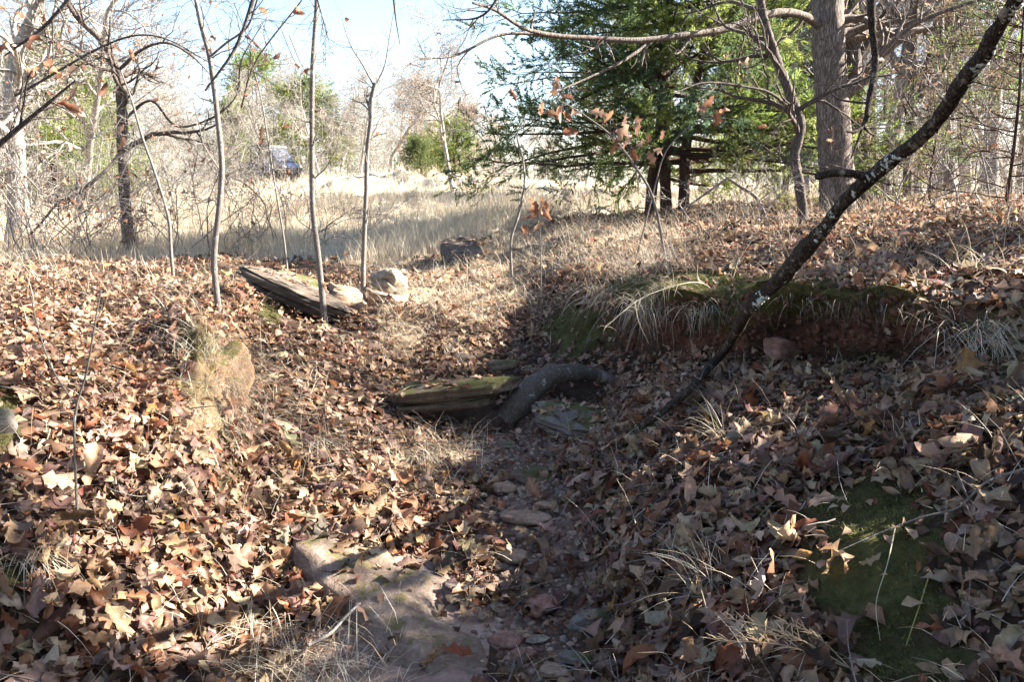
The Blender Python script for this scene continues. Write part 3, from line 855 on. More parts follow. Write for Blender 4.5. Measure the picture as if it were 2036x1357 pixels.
# short sticks strewn on the litter
mb = MB()
w_ = np.clip(cover + .4 * ffl, 0, 1) * VIS * (FD < 9)
pos, nn = sample(w_ / np.clip(FD, 2, 9), 700)
for p_, n_2 in zip(pos, nn):
    d = nrm(np.cross(n_2, rng.normal(size=3)) + n_2 * rng.normal(.1, .2)); l_ = rng.uniform(.05, .28)
    q_ = walk(p_ + n_2 * .045, d, l_, 5, rng, .16, 0)
    tube(mb, q_, np.linspace(rng.uniform(.0015, .004), .001, 5), 5)
o = mb.build('fallen_sticks', M['sapling_bark']); tag(o, 'short dry sticks strewn over the fallen leaves', kind='stuff')

# dead rootlets hanging out of the cut bank
mb = MB()
sel = np.where((fwa > .25) & (FPY < 640) & (FD < 7))[0]
for k in rng.choice(sel, 170):
    p_ = FC[k] + FN[k] * .01
    l_ = rng.uniform(.05, .24); out_ = rng.uniform(.2, .9)
    q_ = walk(p_, [rng.normal(0, .3), -out_, -.8], l_, 6, rng, .22, -.25)
    tube(mb, q_, np.linspace(rng.uniform(.001, .003), .0006, 6), 4, cap=False)
o = mb.build('hanging_roots', M['rough_bark']); tag(o, 'thin dead rootlets hanging from the undercut red bank', kind='stuff')

def strew(objs, n, size):
    mbl = MB(); P_, N_2 = [], []
    for o in objs:
        bpy.context.view_layer.update()
        mw = o.matrix_world; vs_ = [mw @ v.co for v in o.data.vertices]
        bt = BVHTree.FromPolygons(vs_, [tuple(p.vertices) for p in o.data.polygons])
        a = np.array(vs_); lo, hi = a.min(0), a.max(0)
        for k in range(n):
            x, y = rng.uniform(lo[0], hi[0]), rng.uniform(lo[1], hi[1])
            h = bt.ray_cast(Vector((x, y, hi[2] + 1)), Vector((0, 0, -1)))
            if h[0] is None or h[1].z < .55 or vnoise(np.array([[x, y, 0]]), 5, 8)[0] < -.1: continue
            P_.append(h[0][:]); N_2.append(h[1][:])
    P_ = np.array(P_); N_2 = np.array(N_2); n = len(P_)
    place(mbl, L_MID, rng.integers(0, len(L_MID), n), P_ + N_2 * .008, rot_basis(N_2, rng.random(n) * 6.28, np.abs(rng.normal(0, .3, n)), rng.random(n) * 6.28), size * (.5 + .8 * rng.random(n)), leafcols(n))
    o = mbl.build('leaf_litter', M['leaf']); tag(o, 'scattered oak leaves lying on the slabs and bedrock', kind='stuff')
strew([o for o in COL.objects if o.name.split('.')[0] in ('bedrock_ledge', 'sandstone_slab', 'mossy_slab', 'layered_stone', 'flat_boulder', 'earth_ledge')], 55, .085)

# moss tufts
mb = MB()
pos, nn = sample(np.clip(fmo - .25, 0, 1) * VIS, 50000)
n = len(pos)
mc = np.array([(.09,.10,.028),(.13,.135,.04),(.06,.065,.022),(.16,.13,.05),(.10,.075,.035)])[np.clip(((fbm(pos, 9, 3, 72) + 1.2) * 2 + rng.normal(0, .8, n)).astype(int), 0, 4)] * (.7 + .6 * rng.random((n, 1)))
blades(mb, pos - nn * .003, (.005 + .009 * rng.random(n)) * (1 + .8 * fbm(pos, 14, 2, 71)), np.full(n, .0055), np.abs(rng.normal(.3, .3, n)), mc, 1, .3, up=nn)
tag(mb.build('moss_cover', M['moss']), 'green and ochre moss cushions on the shaded bank and stones', kind='stuff')

def tussock(px, py, label, n=140, h=.28, lean=(.9, .4), az=None, azs=.8, Y=None, w=.0035, k=1.0, spread=.05, droop=.7, green=0.0):
    c = P(px, py, Y) if Y else G(px, py)
    t = thing('grass_tussock', label, 'grass tuft', c, 'grass tufts on the gully banks')
    q = MB()
    pos = rng.normal(0, spread, (n, 3)) * [1, 1, .25]
    a = None if az is None else rng.normal(math.radians(az), azs, n)
    col = gcol(n, k)
    g = rng.random(n) < green; col[g] = np.array([.14, .20, .05]) * (.7 + .6 * rng.random((g.sum(), 1)))
    blades(q, pos, h * (.45 + .9 * rng.random(n)), np.full(n, w), np.abs(rng.normal(lean[0], lean[1], n)), col, 5, droop, flatdir=a)
    o = q.build('blades', M['grass'], t); o['kind'] = 'stuff'
    return t
# az: direction the blades hang to (0 = right, 180 = left, 270 = towards the viewer)
TUFTS = [
 (445,760,'long root fringe on the right flank of the earth ledge',240,.16,(1.4,.3),330,.5,.06),
 (440,850,'brown fringe at the lower tip of the earth ledge',200,.13,(1.5,.3),320,.6,.05),
 (1400,612,'sparse dark roots and grass hanging over the red bank behind the dead branch',90,.20,(1.35,.3),262,.5,.08),
 (1480,606,'thin grass fringe on the mossy lip just left of the dead branch',90,.17,(1.3,.3),262,.5,.08),
 (1640,600,'fine hanging fringe on the mossy lip right of the dead branch',110,.15,(1.4,.3),262,.5,.12),
 (1830,610,'ragged hanging fringe near the right end of the mossy lip',110,.18,(1.4,.3),262,.5,.12),
 (400,700,'short blonde matted tuft high on the sunlit earth ledge',220,.12,(1.0,.4),None,1,.07),
 (412,770,'ochre matted tuft halfway down the sunlit earth ledge',240,.11,(1.2,.4),300,1.,.06),
 (545,600,'shaggy dry tuft on the mossy knob beside the layered slab',260,.22,(1.2,.4),280,.7,.10),
 (425,720,'dry root fringe tumbling from the sunlit earth ledge',260,.24,(1.3,.4),310,.6,.08),
 (430,820,'fine dry fringe on the lower end of the earth ledge',200,.17,(1.5,.4),300,.9,.07),
 (620,880,'sparse blonde tuft splayed over leaves left of the gully bed',110,.26,(1.1,.4),320,.9,.04),
 (730,1010,'grey bent tuft above the pale bedrock ledge',70,.20,(1.2,.3),230,.8,.03),
 (880,905,'blonde matted tuft on the sunlit left of the bed',160,.18,(1.2,.3),250,1.,.06),
 (930,1160,'brown tuft with bent blades beside the bedrock ledge',140,.17,(1.2,.3),280,1.,.04),
 (850,1245,'small green-tipped tuft growing on the sandy ledge',120,.09,(.9,.4),None,1,.04),
 (600,1325,'pale straw clump at the bottom edge left of the ledge',220,.26,(1.35,.3),60,1.3,.10),
 (560,1200,'thin shaded straw tuft left of the sandy ledge',80,.20,(1.2,.3),200,1.,.05),
 (1290,600,'long drooping dry tuft hanging over the red bank',260,.30,(1.25,.35),265,.5,.10),
 (1210,585,'dry tuft hanging at the left end of the mossy bank',200,.25,(1.1,.4),240,.6,.08),
 (1330,570,'arching blond tuft on the lip of the bank beside moss',130,.30,(1.1,.3),220,.6,.05),
 (1990,660,'shaggy pale tuft on the overhang at the right edge',260,.34,(1.4,.3),260,.5,.10),
 (1780,900,'small upright straw tuft in the shade of the right bank',50,.14,(.6,.5),None,1,.02),
 (1440,880,'arching wheat-coloured stems on the shaded leaves, mid right',50,.26,(.8,.4),None,1,.03),
 (1300,870,'short mossy grass tuft at the foot of the leaning dead branch',170,.11,(.9,.4),None,1,.05),
 (1420,1180,'grey straw tuft in the lower right shade',120,.24,(1.0,.4),100,.9,.04),
 (1740,710,'wispy green tuft at the base of the red bank',90,.20,(.9,.4),250,1.,.03),
 (1260,560,'straggly tuft behind the mossy lip',120,.26,(.6,.4),None,1,.06),
 (1960,540,'curly blond blades on the crest at the right edge',60,.24,(.9,.4),None,1,.05),
 (1010,500,'upright blond tuft right of the flat grey boulder',150,.42,(.25,.2),None,1,.07),
 (860,500,'upright blond tuft left of the flat grey boulder',130,.30,(.35,.2),None,1,.08),
 (800,600,'sunlit straw tuft by the yellowish boulder',160,.26,(.9,.3),None,1,.08),
 (930,600,'bent straw tuft on the slope below the flat grey boulder',150,.28,(.9,.3),250,.8,.08),
 (890,690,'dry tuft dangling over the shaded bed behind the slab',130,.20,(1.2,.3),280,.8,.05),
 (1160,480,'tall straw tuft on the leafy flat in front of the big juniper',120,.36,(.5,.3),None,1,.10),
 (1040,570,'matted straw tuft on the sunlit slope centre',140,.24,(1.0,.3),260,.9,.08),
 (40,1100,'dark wiry tuft at the left edge in shade',120,.18,(1.1,.3),300,.7,.05),
 (1540,960,'small straw tuft among shaded leaves above the moss mound',50,.15,(.8,.3),None,1,.03),
]
for (px, py, lb, n, h, ln, az, azs, sp) in TUFTS:
    kk_ = .5 if 'ledge' in lb or 'lip' in lb else .85
    tussock(px, py, lb, int(n * (.55 if 'lip' in lb else .38 if 'ledge' in lb else 1)), h, ln, az, azs, spread=sp, k=kk_, green=.5 if 'green' in lb or 'mossy grass' in lb else .03)

# sunlit seed-head spray, bottom right
t = thing('grass_seedhead', 'stiff sunlit blond seed head arching over the shaded leaves, bottom right', 'grass stem', G(1690, 1330))
L = np.array(t.location); q = MB(); hd = MB()
for (x1, y1, ym) in ((1445, 1230, 2.05), (1475, 1255, 2.06), (1560, 1240, 2.0), (1430, 1275, 2.1)):
    pts = smooth_path([L, P((1690 + x1) / 2, (1330 + y1) / 2 - 18, 2.05), P(x1, y1, ym)], 14) - L
    tube(q, pts, np.linspace(.0022, .001, 14), 4, (.62, .48, .30), cap=False)
    for k in range(5, 14):
        for s_ in range(3):
            d = nrm(nrm(pts[-1] - pts[-3]) + rng.normal(0, .55, 3) + [0, 0, .25])
            e = pts[k] + d * rng.uniform(.02, .055)
            tube(hd, [pts[k], (pts[k] + e) / 2 + [0, 0, .002], e], [.0008, .0016, .0003], 4, np.array((.66, .50, .32)) * rng.uniform(.8, 1.15), cap=False)
q.build('stem', M['grass'], t); hd.build('seed_spikes', M['grass'], t)
# long arching stems over the right bank
def stem(name, label, pts, r0, r1, col, cat='grass stem', matn='grass', side=0):
    t = thing(name, label, cat, pts[0]); L = np.array(t.location); q = MB()
    pp = smooth_path(pts, 22) - L
    tube(q, pp, np.linspace(r0, r1, 22), 5, col, cap=False); q.build('stem', M[matn], t)
    if side:
        h = MB()
        for k in range(side):
            a = rng.integers(8, 22); d = nrm(rng.normal(0, 1, 3) + [-.5, -.3, -.2]); tube(h, [pp[a], pp[a] + d * .03, pp[a] + d * .06 + [0, 0, -.02]], [.001, .001, .0004], 3, col, cap=False)
        h.build('spikelets', M['grass'], t)['kind'] = 'stuff'
    return t
stem('wild_grass', 'long blond stem arching left from the lip of the mossy bank', [P(1440, 600, 5.2), P(1395, 563, 5.0), P(1330, 572, 4.9), P(1265, 600, 4.8), P(1205, 650, 4.7)], .0035, .0015, (.66, .58, .42), side=26)
stem('wild_grass', 'short hooked blond stem dropping below the long arching one', [P(1262, 600, 4.8), P(1270, 640, 4.8), P(1290, 684, 4.8)], .002, .0012, (.66, .58, .42))
stem('wild_grass', 'yellow-green blade curving over the dark moss mound', [G(1850, 1130), P(1840, 1170, 2.1), P(1810, 1260, 2.0), P(1780, 1350, 1.95)], .0025, .0015, (.34, .30, .10))
stem('wild_grass', 'thin pale looped blade hanging over the moss mound', [G(1780, 1050), P(1765, 1120, 2.1), P(1742, 1200, 2.05), P(1750, 1275, 2.0)], .0018, .0009, (.45, .42, .30))
# ------------------------------------------------------------------ woody growth
def grow(mbs, tips, pts, r0, r1, level, r_, spec, rmin=.0012):
    """spec[level] = (children, length, angle, wiggle, up, points, sides)"""
    if level + 1 >= len(spec) or spec[level + 1] is None:
        if tips is not None: tips.append(pts[-1]); tips.append(pts[len(pts) // 2])
        return
    nc, ln, ang, wig, up, npt, sides = spec[level + 1]
    seg = len(pts) - 1
    plen = np.linalg.norm(np.diff(pts, axis=0), axis=1).sum()
    start = .30 if level == 0 else .12
    k_ = max(1, int(round(nc * r_.uniform(.75, 1.25))))
    for c in range(k_):
        f = start + (1 - start) * (c + r_.random()) / k_
        x = min(f * seg, seg - 1e-3); i = int(x); p = pts[i] * (1 - (x - i)) + pts[i + 1] * (x - i)
        t = nrm(pts[i + 1] - pts[i])
        s = nrm(np.cross(t, r_.normal(size=3)))
        a = ang * r_.uniform(.6, 1.3)
        d = t * math.cos(a) + s * math.sin(a)
        l = ln * r_.uniform(.55, 1.25) * (1 - .45 * f) * (plen if ln < 1.5 and level >= 0 and spec[0] == 'rel' else 1)
        rr = min((r0 * (1 - f) + r1 * f) * .62, r0 * .55)
        q = walk(p, d, l, npt, r_, wig, up)
        rr = max(rr, rmin * 1.3); e = max(rr * .3, rmin)
        tube(mbs[min(level + 1, len(mbs) - 1)], q, np.linspace(rr, e, npt), sides, cap=False)
        grow(mbs, tips, q, rr, e, level + 1, r_, spec, rmin)

def leaves_on(mb, tips, n, size, r_, variants=None, cols=None, spread=.05):
    variants = variants or L_MID
    T = np.array(tips)[r_.integers(0, len(tips), n)] + r_.normal(0, spread, (n, 3))
    up = nrm(r_.normal(0, 1, (n, 3)))
    R = rot_basis(up, r_.random(n) * 6.28, r_.random(n) * .4, r_.random(n) * 6.28)
    c = leafcols(n) if cols is None else np.array(cols)[r_.integers(0, len(cols), n)] * (.8 + .4 * r_.random((n, 1)))
    place(mb, variants, r_.integers(0, len(variants), n), T, R, size * (.6 + .7 * r_.random(n)), c)
RUSSET = [(.34,.17,.10),(.44,.25,.16),(.22,.10,.06),(.50,.33,.23)]

def tree_proto(seed, H, r0, bark, lean=(0, 0), crook=.16, spec=None, leaf=0, leafsize=.1, leafcol=None, twig_r=1):
    r_ = np.random.default_rng(seed)
    trunk, limbs, tw, lf = MB(), MB(), MB(), MB()
    d = nrm([lean[0], lean[1], 1])
    pts = walk([0, 0, -.15], d, H, 12, r_, crook * .45, .06)
    rad = np.linspace(1, .28, 12) * r0; rad[0] *= 1.35
    sm_ = smooth_path(pts, 30)
    tube(trunk, sm_, np.interp(np.linspace(0, 11, 30), range(12), rad), 12, rough=.035)
    tips = []
    spec = spec or [None, (9, H * .5, 1.05, .20, .04, 9, 6), (6, H * .26, .95, .24, .03, 6, 4), (6, H * .14, .8, .25, .02, 5, 3), (5, H * .085, .7, .22, .02, 4, 3)]
    grow([trunk, limbs, tw, tw, tw], tips, pts, r0, r0 * .28, 0, r_, spec, .0045)
    root = link('tree_root_tmp', None)
    trunk.build('trunk', M[bark], root); limbs.build('limb', M[bark], root)
    o = tw.build('twig', M[bark], root); o['kind'] = 'stuff'
    if leaf:
        leaves_on(lf, tips, leaf, leafsize, r_, L_FAR, leafcol, .12)
        o = lf.build('leaf', M['leaf'], root); o['kind'] = 'stuff'
    return root

PROTO = {
 'oak_a': tree_proto(1, 6.2, .10, 'pale_bark', (.25, 0), .30, leaf=0),
 'oak_b': tree_proto(2, 6.8, .11, 'pale_bark', (-.3, .1), .34, leaf=160, leafsize=.13, leafcol=RUSSET),
 'oak_c': tree_proto(3, 5.6, .13, 'pale_bark', (.1, .2), .38, leaf=1500, leafsize=.13, leafcol=RUSSET),
 'oak_d': tree_proto(4, 8.0, .17, 'grey_bark', (0, 0), .20, leaf=60, leafsize=.12),
 'oak_e': tree_proto(5, 9.0, .14, 'grey_bark', (.05, 0), .14, leaf=300, leafsize=.12, leafcol=RUSSET),
}
_used = set()
def put_tree(kind, px, Y, label, sc=1.0, rz=None, name='bare_oak', cat='tree', group='bare oaks and other trees round the meadow', z=None):
    p = P(px, 400, Y); x, y = p[0], p[1]
    gz, _ = ground_z(x, y)
    root = PROTO[kind]; rz = rng.random() * 6.28 if rz is None else rz
    if kind in _used:
        o = copy_tree(root, (x, y, gz - .05), rz, sc, label, group)
        o.name = name
    else:
        _used.add(kind); o = root; o.location = (x, y, gz - .05); o.rotation_euler = (0, 0, rz); o.scale = (sc,) * 3; o['label'] = label; o['group'] = group; o.name = name
    o['category'] = cat
    return o

# ------------------------------------------------------------------ hand-placed stems, measured in the photograph
def stemtree(name, label, cat, keys, Y, radii, bark, group=None, kids=None, seed=0, leafn=0, leafsize=.065, sides=10, ly=0.0, n=40, rough=.03, leafcol=RUSSET, base=True, own=()):
    """keys: pixels up the stem; kids: spec of side branches; own: measured branches (keys, r0, r1, dY)"""
    r_ = np.random.default_rng(seed + 100)
    Ys = [Y + ly * k / (len(keys) - 1) for k in range(len(keys))] if not isinstance(Y, (list, tuple)) else Y
    W = [P(x, y, yy) for (x, y), yy in zip(keys, Ys)]
    if base:
        gz, _ = ground_z(W[0][0], W[0][1]); W[0] = np.array([W[0][0], W[0][1], min(W[0][2], gz) - .04])
    t = thing(name, label, cat, W[0], group); L = np.array(t.location)
    pts = smooth_path(W, n) - L
    rad = smooth_path([[q] for q in radii], n)[:, 0]
    trunk = MB(); tube(trunk, pts, rad, sides, rough=rough)
    trunk.build('trunk' if cat in ('tree', 'sapling') else 'stem', M[bark], t)
    br, tw, lf = MB(), MB(), MB(); tips = []
    if kids: grow([None, br, tw, tw, tw], tips, pts[::3], rad[0] * (.5 if cat == 'sapling' else 1), rad[-1] * (.5 if cat == 'sapling' else 1), 0, r_, kids)
    for (ks, a, b_, dY) in own:
        wy = np.mean(Ys) if not isinstance(dY, (list, tuple)) else None
        dd = dY if isinstance(dY, (list, tuple)) else [0, dY]
        W2 = [P(x, y, np.interp(k, [0, len(ks) - 1], [Ys[0] * 0 + (wy or np.mean(Ys)) + dd[0], (wy or np.mean(Ys)) + dd[1]])) for k, (x, y) in enumerate(ks)]
        q = smooth_path(W2, 7 * len(ks)) - L
        limb = MB(); tube(limb, q, np.linspace(a, b_, len(q)), 8, rough=rough); limb.build('limb', M[bark], t)
        if kids and len(kids) > 2: grow([None, tw, tw, tw, tw], tips, q[::2], a, b_, 0, r_, [None] + [(c[0], c[1] * .8, *c[2:]) for c in kids[2:]])
    if br.v: o = br.build('branch', M[bark], t); o['kind'] = 'stuff'
    if tw.v: o = tw.build('twig', M[bark], t); o['kind'] = 'stuff'
    if leafn and tips:
        leaves_on(lf, tips, leafn, leafsize, r_, L_MID, leafcol, .02)
        o = lf.build('leaf', M['leaf'], t); o['kind'] = 'stuff'
    return t

KS = [None, (8, .55, 1.0, .2, .02, 8, 4), (4, .26, .8, .2, .02, 6, 3), (3, .14, .6, .2, .0, 4, 3)]
KS2 = [None, (7, .42, 1.0, .2, .02, 8, 4), (4, .22, .8, .2, .02, 5, 3)]
G1 = 'slender bare saplings on the left bank'
stemtree('sapling', 'bare grey sapling, leftmost of the three tall ones, leaning left at its top', 'sapling',
  [(440,655),(428,560),(426,500),(436,410),(441,330),(432,230),(418,120),(400,50),(388,-10),(372,-90)], 5.3, [.022,.020,.019,.018,.017,.016,.015,.014,.013,.011], 'sapling_bark', G1, KS, 1, 8,
  own=[([(418,112),(450,85),(490,55),(508,10),(520,-40)], .007, .005, -.4)])
stemtree('sapling', 'straight thin sapling at the foot of the layered slab, middle of the three tall ones', 'sapling',
  [(648,660),(634,520),(622,420),(620,320),(620,220),(622,120),(628,30),(632,-80)], 6.0, [.024,.021,.019,.018,.017,.016,.014,.012], 'sapling_bark', G1, KS2, 2, 6)
stemtree('sapling', 'crooked sapling forking in two, rightmost of the three tall ones', 'sapling',
  [(722,628),(722,560),(724,480),(728,380),(730,300),(737,240),(738,200),(746,165)], 7.0, [.024,.021,.020,.018,.018,.019,.020,.017], 'sapling_bark', G1, KS2, 3, 3,
  own=[([(744,172),(722,130),(700,95),(685,55),(678,20)], .0075, .002, .1), ([(750,165),(765,130),(772,90),(780,40),(788,0)], .0075, .002, .1), ([(735,215),(728,195),(733,190)], .010,.006,0)])
stemtree('sapling', 'thin pale sapling with a kink, left of the tall grey one', 'sapling',
  [(346,570),(340,500),(336,440),(320,380),(300,320),(282,270),(262,200),(240,140)], 7.0, [.016,.014,.013,.012,.011,.010,.008,.006], 'sapling_bark', G1, KS2, 4, 5)
stemtree('sapling', 'very thin upright stem between the straight and the leftmost tall saplings', 'sapling',
  [(574,560),(565,480),(552,400),(536,300),(520,200),(500,120)], 7.6, [.010,.009,.008,.007,.006,.004], 'sapling_bark', G1, KS2, 5, 6)
stemtree('sapling', 'small forked white twig standing in the litter at lower left', 'sapling',
  [(143,945),(148,880),(152,810),(172,740),(186,660),(200,580)], 2.75, [.0045,.0042,.004,.0035,.003,.002], 'sapling_bark', 'small twigs standing in the litter', [None,(4,.12,.6,.1,.03,6,3)], 6,
  own=[([(152,805),(125,770),(98,720),(75,650),(62,590)], .0034,.0015,0)])
stemtree('sapling', 'slender crooked stem rising right of the flat grey boulder with a few twigs', 'sapling',
  [(1018,540),(1016,480),(1030,430),(1042,370),(1040,320),(1028,270),(1040,240)], 8.2, [.013,.012,.012,.010,.009,.007,.004], 'sapling_bark', 'leafy saplings in front of the big juniper', KS2, 7)
# sapling carrying big russet leaves before the juniper
t = stemtree('leafy_sapling', 'thin arching sapling hung with large russet oak leaves before the juniper', 'sapling',
  [(1326,486),(1300,400),(1262,330),(1215,270),(1170,235),(1140,215),(1110,200)], 6.6, [.012,.011,.010,.008,.006,.005,.003], 'sapling_bark', 'leafy saplings in front of the big juniper', None, 8, sides=6)
def hang_leaves(t, spots, Y, size, name='leaf', cols=None):
    L = np.array(t.location)
    for k, (x, y, s_) in enumerate(spots):
        o = link(name, leafmesh[(k * 3 + int(x)) % 20], t)
        Rm = rot_basis(nrm(np.array([[rng.normal(0, .7), -1, rng.normal(0, .6)]])), rng.random(1) * 6.28, np.array([.2]), rng.random(1) * 6.28)[0]
        sc = size * s_
        mt = Matrix([[*(Rm[i2] * sc), 0] for i2 in range(3)] + [[0, 0, 0, 1]])
        mt.translation = Vector(P(x, y, Y + rng.uniform(-.1, .1)) - L)
        o.matrix_basis = mt
        c = np.array(RUSSET[int(rng.integers(0, 4))]) * rng.uniform(.85, 1.25) if cols is None else np.array(cols[k % len(cols)])
        o.color = (*[float(v) for v in c], 1)
def twig_to(t, spots, hub, Y, r=.0022, name='twig'):
    L = np.array(t.location); q = MB()
    for (x, y, s_) in spots:
        tube(q, smooth_path([P(*hub, Y), P((hub[0] + x) / 2, (hub[1] + y) / 2 - 8, Y), P(x, y, Y)], 6) - L, np.linspace(r, r * .5, 6), 4, cap=False)
    o = q.build(name, M['sapling_bark'], t); o['kind'] = 'stuff'
SP = [(1072,215,1.),(1104,172,1.1),(1112,228,1.),(1130,195,1.1),(1134,262,.9),(1124,232,.9),(1095,222,1.),(1022,188,.9),(1145,225,.8),(1190,225,1.1),(1212,232,.9),(1240,260,1.2),(1248,278,1.),(1268,250,1.2),(1222,290,1.),(1258,305,1.1),(1242,240,.9),(1290,280,.9),(1296,315,1.1),(1312,300,.9),(1275,285,.9),(1318,265,.8)]
hang_leaves(t, SP, 6.5, .135)
for hub in ((1110,200),(1215,270),(1262,330)):
    twig_to(t, [s for s in SP if abs(s[0] - hub[0]) < 62 and abs(s[1] - hub[1]) < 110], hub, 6.5)
t = stemtree('leafy_sapling', 'low twig with one bunch of large russet leaves left of the juniper trunks', 'sapling',
  [(1078,500),(1074,470),(1070,440),(1066,405)], 6.8, [.006,.005,.004,.002], 'sapling_bark', 'leafy saplings in front of the big juniper', None, 9, sides=5)
SP = [(1060,408,1.2),(1085,428,1.2),(1055,430,1.1),(1070,445,1.),(1082,405,1.),(1045,458,.8),(1066,420,1.2)]
hang_leaves(t, SP, 6.75, .14); twig_to(t, SP, (1070, 430), 6.75)
t = stemtree('leafy_sapling', 'thin twig with two dark russet leaves against the juniper, right of the bigger bunch', 'sapling',
  [(1260,495),(1300,380),(1320,310),(1350,270),(1395,235)], 6.9, [.007,.006,.005,.004,.002], 'sapling_bark', 'leafy saplings in front of the big juniper', None, 10, sides=5)
SP = [(1405,207,1.3),(1392,218,1.1),(1425,238,1.1),(1440,220,.8),(1520,255,.9),(1480,125,.9)]
hang_leaves(t, SP, 6.85, .13); twig_to(t, SP, (1395, 235), 6.85)

# dark-barked oak, left
KO = [None, (10, 1.6, 1.1, .20, .03, 10, 5), (5, .7, .9, .22, .02, 7, 4), (5, .32, .8, .22, .0, 5, 3), (3, .15, .7, .2, 0, 4, 3)]
stemtree('dark_oak', 'dark rough-barked small oak at the back of the left bank, its limbs reaching left', 'tree',
  [(258,512),(252,440),(246,350),(243,260),(240,190),(236,140),(200,80),(150,30),(110,-40)], 11.4, [.09,.07,.066,.064,.06,.05,.04,.03,.018], 'rough_bark', 'oaks nearest the gully', KO, 11, 50, rough=.12,
  own=[([(244,150),(270,142),(305,150)], .035, .030, .2), ([(242,300),(215,335),(185,360),(150,388),(115,405),(85,440),(58,470)], .026, .012, [-.3, -.9]),
       ([(236,140),(280,100),(330,85),(380,110),(420,150)], .022, .006, [-.2, -.8]), ([(244,240),(300,200),(350,250),(420,235),(470,190),(480,120),(520,50)], .02, .007, [.2, .6])])
stemtree('pale_oak', 'thick pale whitish oak trunk at the far left edge in front of the green juniper', 'tree',
  [(30,500),(34,400),(32,300),(24,220),(30,120),(60,40),(100,-40)], 12.5, [.15,.13,.12,.11,.09,.07,.05], 'pale_bark', 'oaks nearest the gully', [None,(14,2.6,1.1,.24,.03,10,6),(6,1.1,.9,.24,.02,7,4),(6,.5,.8,.22,0,5,3),(3,.25,.7,.2,0,4,3)], 12, 40, rough=.05)
# big oak on the right and its long limb
KB = [None, (9, 1.4, 1.1, .2, .03, 9, 5), (5, .7, .9, .22, .02, 7, 4), (5, .34, .8, .22, .0, 5, 3)]
stemtree('big_oak', 'thick straight grey oak on the right with a long limb reaching left', 'tree',
  [(1668,425),(1662,330),(1656,220),(1650,120),(1645,20),(1642,-60),(1640,-200),(1636,-420)], 10.0, [.215,.19,.180,.178,.17,.16,.14,.10], 'oak_bark', 'oaks nearest the gully', KB, 13, 30, sides=20, n=70, rough=.03,
  own=[([(1630,52),(1600,32),(1555,24),(1500,36),(1440,58),(1360,70),(1270,80),(1180,76),(1100,70),(1040,55),(985,20),(940,5)], .05, .012, [-.05, -2.2]),
       ([(1300,78),(1240,120),(1180,150),(1100,185)], .02, .006, [-.8, -1.6]), ([(1105,72),(1000,68),(905,110),(830,118),(790,150)], .016, .004, [-1.6, -2.4]),
       ([(1690,180),(1740,120),(1800,60),(1870,25),(1960,-5)], .035, .015, [0, -1.])])
stemtree('second_oak', 'shaded oak trunk directly behind and right of the thick grey oak', 'tree',
  [(1718,400),(1712,300),(1700,200),(1695,100),(1690,0),(1688,-150),(1690,-300)], 13.0, [.15,.13,.125,.12,.115,.10,.07], 'rough_bark', 'oaks nearest the gully', KB, 14, 30, sides=14, n=50, rough=.06)
stemtree('leaning_oak', 'thin crooked rough-barked trunk left of the thick grey oak, bent halfway up', 'tree',
  [(1602,430),(1590,370),(1580,310),(1592,250),(1572,190),(1545,120),(1522,50),(1508,-20),(1490,-120)], 8.6, [.055,.048,.046,.046,.045,.044,.042,.04,.03], 'rough_bark', 'oaks nearest the gully', KB, 15, 12, sides=12, n=60, rough=.08,
  own=[([(1580,330),(1560,320),(1552,305)], .015, .008, 0), ([(1592,245),(1540,190),(1480,172),(1400,165),(1340,185)], .018, .006, [0, -.6])])
stemtree('grey_oak', 'slim pale grey trunk in the woods, second to the right of the thick oak', 'tree',
  [(1890,380),(1886,300),(1876,200),(1868,100),(1866,0),(1866,-150)], 15, [.10,.088,.082,.08,.078,.06], 'grey_bark', 'oaks nearest the gully', KB, 16, 20, sides=10)
stemtree('grey_oak', 'slim dark trunk in the woods between the thick oak and the pale grey one', 'tree',
  [(1806,390),(1806,300),(1812,200),(1816,100),(1818,0),(1818,-150)], 16, [.09,.08,.078,.075,.07,.05], 'rough_bark', 'oaks nearest the gully', KB, 17, 20, sides=10)
# dead branch, near, leaning across the right bank
t = thing('dead_branch', 'long dark dead branch spotted with lichen, leaning across the right bank', 'branch', G(1240, 872, .01))
L = np.array(t.location)
kk = [(1238,872,4.35),(1300,835,4.15),(1370,775,3.95),(1425,705,3.75),(1480,640,3.6),(1530,570,3.4),(1590,505,3.25),(1650,440,3.1),(1700,375,2.95),(1780,305,2.8),(1850,245,2.65),(1905,165,2.5),(1950,110,2.4),(1995,50,2.3),(2050,-30,2.2),(2120,-130,2.1)]
W = [P(*q) for q in kk]
for i_, f_ in enumerate((.995, .955, .925, .895)): W[i_] = CAM + (G(kk[i_][0], kk[i_][1]) - CAM) * f_
pts = smooth_path(W, 110) - L
rad = smooth_path([[a] for a in (.005,.014,.019,.022,.024,.026,.034,.025,.022,.023,.021,.024,.020,.019,.020,.020)], 110)[:, 0]
rad = rad * (1 + .10 * vnoise(np.stack([np.arange(110) * .35, np.zeros(110), np.zeros(110)], -1), 1, 5))
pts = pts + .02 * np.stack([vnoise(np.stack([np.arange(110) * .13, np.full(110, 9. * k), np.zeros(110)], -1), 1, 31 + k) for k in range(3)], -1) * np.clip(np.arange(110) / 12, 0, 1)[:, None]
q = MB(); tube(q, pts, rad, 20, rough=.07); q.build('stem', M['dead_wood'], t)
q = MB(); a = smooth_path([P(1712,350,2.9), P(1690,345,2.88), P(1655,345,2.86), P(1622,352,2.85)], 16) - L
tube(q, a, [.016,.015,.014,.013,.013,.013,.012,.012,.012,.012,.013,.013,.012,.012,.012,.009], 9, rough=.07); q.build('stub', M['dead_wood'], t)
lm = MB(); r9 = np.random.default_rng(3)
